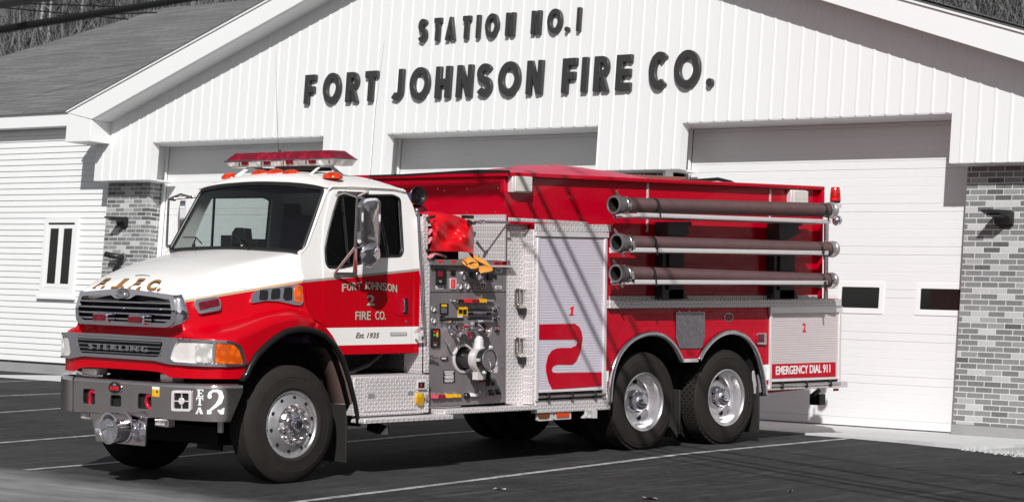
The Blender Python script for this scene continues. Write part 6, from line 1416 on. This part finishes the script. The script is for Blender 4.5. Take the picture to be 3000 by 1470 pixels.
mb=MB(); P=[tuple(TY(p[0]+(2 if p[0]<1576 else 0),p[1],YCm-.015)[[0,2]]) for p in S]; mb.plate(P,[],lambda u,v,t:(u,t,v),YCm-.0145,YCm-.0165); part(mb,'red_graphic',P_RED,r1)
mb=MB(); ypoly([(1667,923),(1681,922),(1681,919.5),(1677.5,919),(1681,896.5),(1677,897),(1670,902),(1670.5,904.5),(1674,903.5),(1671.5,919),(1667.5,920)],YCm-.0165,.002,mb); part(mb,'numeral',P_LRED,r1)
for y0_ in (842,985):     # folding steps
    v0=y0_; sc=lambda u,v:(1505+u*37,v0+v*75); mb=MB()
    ypoly(rpoly([sc(0,.0),sc(1,.03),sc(1,.70),sc(.75,.82),sc(.25,.82),sc(0,.68)],6,4),YP-.012,.022,mb,holes=[rpoly([sc(a,.08),sc(a+.17,.09),sc(a+.17,.68),sc(a,.66)],3,3) for a in (.12,.42,.71)])
    fs_=part(mb,'folding_step',P_CHRW,colm,bevel=.006); mb=MB(); ypoly([sc(.22,.80),sc(.8,.80),sc(.72,1.06),sc(.32,1.06)],YP-.004,.05,mb); part(mb,'step_hinge',P_BLK,fs_,bevel=.006)
mb=MB(); a=TY(1566,1172,YCm);b=TY(1786,1199,YCm); mb.box((a[0],YCm-.012,b[2]),(b[0],.05,a[2])); part(mb,'kick_plate',P_DIA,tank,bevel=.006)
# lamps under the kick plate
mb=MB(); yrect((1569,1200),(1615,1230),.04,.03,.02,mb); l=part(mb,'turn_lamp',P_ALU,tank,bevel=.006); mb=MB(); yrect((1575,1205),(1609,1224),.009,.01,.035,mb); part(mb,'lens',plain('brown_lens',(.16,.045,.01),.15),l,bevel=.003)
mb=MB(); yrect((1619,1198),(1667,1226),.04,.03,.01,mb); l=part(mb,'turn_lamp',P_ALU,tank,bevel=.006); mb=MB(); yrect((1630,1200),(1666,1220),.009,.012,.006,mb); part(mb,'lens',plain('red_orange_lens',(.62,.06,.01),.15),l,bevel=.003)
mb=MB(); ypoly([(1700,1224),(1712,1199),(1734,1200),(1734,1224)],.05,.08,mb); l=part(mb,'work_lamp',P_ALU,tank,bevel=.006); mb=MB(); yrect((1713,1201),(1732,1222),-.031,.006,.004,mb); part(mb,'lens',P_CLR,l,bevel=.003)
# ---------------------------------------------------------------- rear compartment
r2=roller(2258,2452,914,1108,-.004,P_SHUTT,((2252,899),(2463,914)))
mb=MB(); P=[tuple(TY(*p,-.018)[[0,2]]) for p in ((2258,1066),(2448,1060),(2448,1102),(2258,1108))]; mb.plate(P,[],lambda u,v,t:(u,t,v),-.0175,-.0195); rb=part(mb,'red_band',P_RED,r2)
side_text('EMERGENCY DIAL 911',((2273,1098),(2432,1090),(2432,1066),(2273,1072)),-.0196,P_WHT,'lettering',rb,None,f=lambda u,v:(u,v),offset=.02)
side_text('2',((2351,972),(2361,971.5),(2361,945),(2352,945.5)),-.0175,P_LRED,'numeral',r2,None,f=lambda u,v:(u,v),offset=.03)
mb=MB(); mb.box((2.0,-.03,.575),(3.46,2.45,.640)); part(mb,'tailboard',P_DIA,tank,bevel=.008)
mb=MB(); a=TY(2441,1137,-.03);b=TY(2456,1144,-.03); mb.box((a[0],-.036,b[2]),(b[0],-.029,a[2])); part(mb,'rear_marker',P_REDL,tank)
mb=MB(); p=TY(2400,1168,.3); mb.box((p[0]-.06,.25,p[2]-.07),(p[0]+.06,.40,p[2]+.06)); mb.tube([(p[0]-.12,.3,p[2]+.05),(p[0],.3,p[2]+.10)],.03,8); part(mb,'tow_eye',P_BLK,tank,bevel=.01)
# rear pole, beacon, chrome ball
mb=MB(); a=TY(2418,650,-.02);b=TY(2418,880,-.02); mb.tube([a,b],.020,10); mb.tube([TY(2426,640,.02),TY(2424,880,.02)],.008,8); part(mb,'rear_rail',P_CHRW,tank,smooth=60)
bc=TY(2447,590,-.02); beac=empty('beacon',parent=TRUCK)
mb=MB(); q=TY(2447,548,-.02)[2]-TY(2447,588,-.02)[2]; h=abs(q); z0=TY(2447,588,-.02)[2]
mb.lathe((bc[0],-.02,z0),(0,0,1),[(0,.062),(.01,.064),(h*.5,.060),(h*.93,.052),(h,.046),(h,0)],28); part(mb,'dome',P_BEAC,beac,smooth=35)
mb=MB(); mb.lathe((bc[0],-.02,z0-.028),(0,0,1),[(0,.0),(0,.052),(.012,.060),(.028,.062)],24); part(mb,'beacon_base',P_BLK,beac,smooth=35)
mb=MB(); mb.lathe((bc[0],-.02,z0-.082),(0,0,1),[(0,0),(0,.070),(.045,.070),(.045,0)],24); mb.box((2.95,.0,z0-.075),(bc[0],.08,z0-.045)); mb.tube([(bc[0],-.02,z0-.08),(bc[0],-.02,z0-.19)],.014,8); part(mb,'beacon_bracket',P_ALU,beac,bevel=.004)
c=TY(2452,646,-.06); mb=MB(); mb.lathe(c,(.3,-.9,0),[(-.062*math.cos(t),.062*math.sin(t)+.0003) for t in np.linspace(0,math.pi,16)],24); part(mb,'spot_ball',P_CHR,smooth=80)
# ---------------------------------------------------------------- hose trays, brackets
YH=-.26
HO=[dict(c0=(1797,600),c1=(2440,616),tray=((1867,623),(1868,634),(2434,654),(2434,643))),dict(c0=(1806,711),c1=(2443,730),tray=((1856,725),(1857,737),(2427,746),(2427,735))),dict(c0=(1803,801),c1=(2440,822),tray=((1860,819),(1861,831),(2424,833),(2424,822)))]
for h in HO:
    T_=[TY(*p,YH-.09) for p in h['tray']]; mb=MB()
    x0,x1=T_[0][0],T_[3][0]; za0,za1=T_[1][2],T_[0][2]; zb0,zb1=T_[2][2],T_[3][2]
    mb.grid([[(x0,YH-.09,za1),(x0,YH-.09,za0),(x0-.03,YH+.22,za0-.015),(x0-.03,YH+.22,za1)],[(x1,YH-.09,zb1),(x1,YH-.09,zb0),(x1,YH+.22,zb0-.015),(x1,YH+.22,zb1)]]); part(mb,'hose_tray',P_ALU,tank,solid=.006,bevel=.002)
BR=[(1935,2000),(2262,2325)]
for (a,b) in BR:
    xa,xb=TY(a,760,-.03)[0],TY(b,760,-.03)[0]; mb=MB(); zs=[TY(a,v,0)[2] for v in (645,712,752,790,840,875)]
    mb.box((xa,-.06,zs[5]),(xa+.05,.05,zs[1])); mb.box((xa+.12,-.05,zs[5]),(xb,.05,zs[1])); mb.box((xa+.05,-.02,zs[4]),(xa+.12,.05,zs[1]))
    mb.plate([(xa-.02,zs[0]-.02),(xb+.01,zs[0]-.01),(xb+.02,zs[0]-.05),(xb-.06,zs[0]-.07),(xb-.05,zs[0]-.10),(xb+.01,zs[0]-.12),(xb-.08,zs[0]-.16),(xa,zs[1])],[],lambda u,v,t:(u,t,v),-.14,.04)
    mb.plate([(xa-.03,zs[5]),(xa,zs[5]+.10),(xb,zs[5]+.10),(xb+.08,zs[5])],[],lambda u,v,t:(u,t,v),-.05,.03); part(mb,'hose_rack_bracket',plain('bracket_grey',(.030,.024,.028),.5),tank,bevel=.004)
# ================================================================== things carried on the truck
ROT=(0,TILT,0)
def carried(name,c,label,cat,group=None):
    return tag(empty(name,tuple(RT@np.array(c)),ROT),label,cat,group)
def cpart(mb,name,mat,root,c,**k):
    mb.v=[(x-c[0],y-c[1],z-c[2]) for x,y,z in mb.v]; return mb.build(name,mat,root,**k)
def suction_hose(h,label,k):
    a=Vector(TY(*h['c0'],YH)); b=Vector(TY(*h['c1'],YH)); d=(b-a).normalized(); L=(b-a).length; c=tuple((a+b)/2); r=carried('suction_hose',c,label,'suction hose','ribbed hoses racked on the truck side')
    mb=MB(); pr_=[];s=.20;n=int((L-.30)/.027)
    for i in range(n): pr_+=[(s,.0715),(s+.006,.080),(s+.014,.080),(s+.021,.0715)]; s+=.027
    mb.lathe(a,d,pr_,24); cpart(mb,'hose_body',P_HOSE,r,c,smooth=70)
    mb=MB(); mb.lathe(a,d,[(.03,.070),(.0,.074),(-.005,.082),(.0,.096),(.02,.100),(.06,.100),(.075,.092),(.12,.088),(.125,.086),(.20,.085),(.21,.075)],32); mb.lathe(a,d,[(.0,.074),(.03,.070),(.20,.066),(.24,.0)],24)
    u=Vector((0,-.25,1)).normalized() if k==0 else Vector((0,.3,1)).normalized()
    for sg in ((1,-1) if k==0 else (1,-1)): p=a+d*.04+u*.098*sg; mb.tube([p,p+u*.05*sg+d*(-.03*sg)],[.016,.012],8)
    cpart(mb,'coupling',plain('dark_coupling',(.20,.18,.18),.35,.5),r,c,smooth=40)
    mb=MB(); mb.lathe(a,d,[(.004,.0725),(.03,.0685),(.12,.0655),(.121,0)],24); cpart(mb,'hose_bore',P_VOID,r,c,smooth=40)
    mb=MB(); mb.lathe(a+d*.13,d,[(0,.088),(.004,.0925),(.055,.0925),(.06,.088)],28); mb.box(tuple(a+d*.16+Vector((-.02,-.105,-.05))),tuple(a+d*.16+Vector((.02,-.085,-.02)))); cpart(mb,'hose_clamp',P_CHRW,r,c,smooth=40)
    mb=MB(); mb.lathe(b,d,[(-.11,.080),(-.10,.088),(-.05,.088),(-.045,.094),(-.01,.094),(0,.088),(.012,.075),(.016,0)],28); cpart(mb,'end_coupling',plain('bright_coupling',(.55,.52,.51),.25,.8) if k<2 else P_CHRW,r,c,smooth=40)
    for px in ((1912,2405),(1905,2393),(1903,2400))[k]:
        f=(TY(px,700,YH)[0]-a.x)/d.x; q=a+d*f; mb=MB(); mb.lathe(q,d,[(-.022,.0815),(-.020,.0845),(.020,.0845),(.022,.0815)],24); 
        mb.tube([q+Vector((.01,-.083,-.01)),q+Vector((.0,-.098,-.06)),q+Vector((.0,-.105,-.12))],.010,6); mb.box(tuple(q+Vector((-.022,-.098,-.05))),tuple(q+Vector((.022,-.082,-.01)))); cpart(mb,'strap',P_BLK,r,c,smooth=50)
suction_hose(HO[0],'topmost ribbed brown suction hose in the trays on the truck side',0)
suction_hose(HO[1],'middle ribbed brown suction hose of the three on the truck side',1)
suction_hose(HO[2],'lowest ribbed brown suction hose, just above the long tread plate rail',2)
# red vinyl cover over the cross-lay hose
z8=lambda u,v:(1200+u/6.311,600+v/6.311)
c=(-2.95,.25,2.2); cov=carried('hose_cover',c,'glossy red vinyl cover draped over hose behind the cab','cover')
top=[z8(305,175),z8(460,122),z8(640,148),z8(860,190),z8(1060,262),z8(1150,330)]
bot=[z8(370,860),z8(520,862),z8(700,866),z8(900,868),z8(1080,880),z8(1190,905)]
rows=[];N=26
for i in range(N):
    f=i/(N-1); tp=np.array([np.interp(f*5,range(6),[p[k] for p in top]) for k in (0,1)]); bt=np.array([np.interp(f*5,range(6),[p[k] for p in bot]) for k in (0,1)]); r_=[]
    if True:
        lf=np.interp(f,[0,.12,1],[1,0,0])
    zt=TY(*tp,.12)[2]
    for j,(yy,g) in enumerate(((1.3,-.25),(.9,-.16),(.55,-.06),(.28,-.01))):
        q=TY(*tp,.12); r_.append((q[0]+.0,yy,q[2]-.02+(.02 if yy<.8 else 0)+.01*math.sin(f*9+yy*6)))
    for g in np.linspace(0,1,16):
        px=tp*(1-g)+bt*g; px=px+np.array([ (14*math.sin(math.pi*g) if f<.3 else 0)*(1-f/.3 if f<.3 else 0) + (4*math.sin(math.pi*g*1.2) if f>.8 else 0),0])
        y=.13-.10*math.sin(min(1,g*1.15)*math.pi*.5)+ .042*math.sin((f*1.5+g*.9)*6.5)*math.sin(math.pi*min(1,g+.05))+.026*math.sin((f*2.6-g*2.1)*5.2)*math.sin(math.pi*g)+(.16*(f-.82)/.18*math.sin(math.pi*g)**.7 if f>.82 else 0)
        r_.append(tuple(TY(*px,y)))
    rows.append(r_)
mb=MB(); mb.grid(rows); cpart(mb,'vinyl_sheet',plain('red_vinyl',(.62,.003,.010),.33,0,.08,3,.5,9),cov,c,smooth=80,solid=.006,subsurf=1)
mb=MB()
for A in (((310,255),(380,235),(475,212)),((305,850),(400,815),(515,806))):
    P=[TY(*z8(*p),y) for p,y in zip(A,(.10,.04,.05))]; mb.beam(P[0],P[1],.006,.026,up=(0,0,1)); mb.beam(P[1],P[2],.006,.026,up=(0,0,1))
cpart(mb,'strap',P_BLK,cov,c)
mb=MB(); P=[TY(*z8(*p),y) for p,y in zip(((1070,300),(1150,345),(1215,340)),(.10,.05,.1))]; mb.beam(P[0],P[1],.012,.04); mb.beam(P[1],P[2],.012,.03); cpart(mb,'strap',P_BLK,cov,c)
def flat_hose(name,c,paths,mat,label,w,th=.018):
    r=carried(name,c,label,'fire hose'); mb=MB()
    for P,W in paths:
        rows=[]
        for i,p in enumerate(P):
            a=Vector(P[max(i-1,0)]);b=Vector(P[min(i+1,len(P)-1)]);d=(b-a).normalized(); n=d.cross(Vector(W)).normalized(); s=Vector(W).normalized()
            q=Vector(p); rows.append([q-s*w/2,q-s*w/2+n*th*.6-s*-.004,q+n*th,q+s*w/2+n*th*.6,q+s*w/2,q+s*w/2-n*th*.6,q-n*th,q-s*w/2-n*th*.6])
        mb.grid(rows,closed_v=True)
    cpart(mb,'hose_fold',mat,r,c,smooth=60,subsurf=1); return r
V8=lambda u,v,y:tuple(TY(*z8(u,v),y))
c=V8(1300,1080,0)
flat_hose('fire_hose',c,[([V8(1140,920,.12),V8(1230,990,.06),V8(1330,1030,.0),V8(1450,1080,-.06),V8(1525,1150,-.09),V8(1440,1190,-.10),V8(1330,1190,-.08),V8(1270,1215,-.06)],(.3,.9,.5)),([V8(1030,1050,.06),V8(1100,1000,.03),V8(1190,1010,-.01),V8(1250,1080,-.05),V8(1200,1150,-.07),V8(1110,1150,-.06),V8(1020,1080,.0)],(.3,.85,.3))],plain('tan_hose_jacket',(.62,.27,.045),.6,0,.3,20,.3,90),'folded tan yellow hose end hanging below the red cover',.125)
c=V8(430,930,.1)
flat_hose('fire_hose',c,[([V8(330,985,.10),V8(400,960,.06),V8(420,900,.06),V8(500,900,.08),V8(600,930,.10),V8(660,960,.16)],(.2,.9,.2)),([V8(325,720,.14),V8(370,650,.12),V8(385,600,.14)],(.2,.9,.0)),([V8(330,560,.14),V8(370,500,.12),V8(400,450,.14)],(.2,.9,.0))],plain('pink_hose_jacket',(.55,.20,.22),.6,0,.25,20,.3,90),'pink folded hose peeping out under the left corner of the red cover',.07)
# cross-lay box around the hoses, diamond plate wall and grab bar
mb=MB(); p=TX(1364,629,-2.17);q=TX(1481,762,-2.17); mb.box((-2.178,q[1],1.99),(-2.166,p[1]+.9,p[2])); part(mb,'crosslay_wall',P_DIA,tank)
mb=MB(); mb.box((-3.18,.14,1.95),(-2.20,1.6,1.985)); part(mb,'crosslay_floor',P_STEEL,tank)
mb=MB(); mb.box((-3.19,.12,1.94),(-3.165,1.6,2.42)); part(mb,'crosslay_side',P_DIA,tank,bevel=.004)
mb=MB(); mb.box((-3.16,.26,1.985),(-2.6,1.5,2.33)); part(mb,'hose_stack',P_VOID,tank)
mb=MB(); mb.tube([TY(*z8(1200,320),.25),TY(*z8(1345,318),.02),TY(*z8(1845,326),-.02)],.012,10); mb.lathe(TY(*z8(1345,318),.02),(1,0,0),[(-.03,.02),(.02,.022),(.03,.012)],12); part(mb,'grab_bar',P_CHR,tank,smooth=60)
mb=MB(); mb.box(tuple(TY(*z8(1035,190),.3)),tuple(TY(*z8(1110,260),.36))); part(mb,'bar_socket',P_BLK,tank)
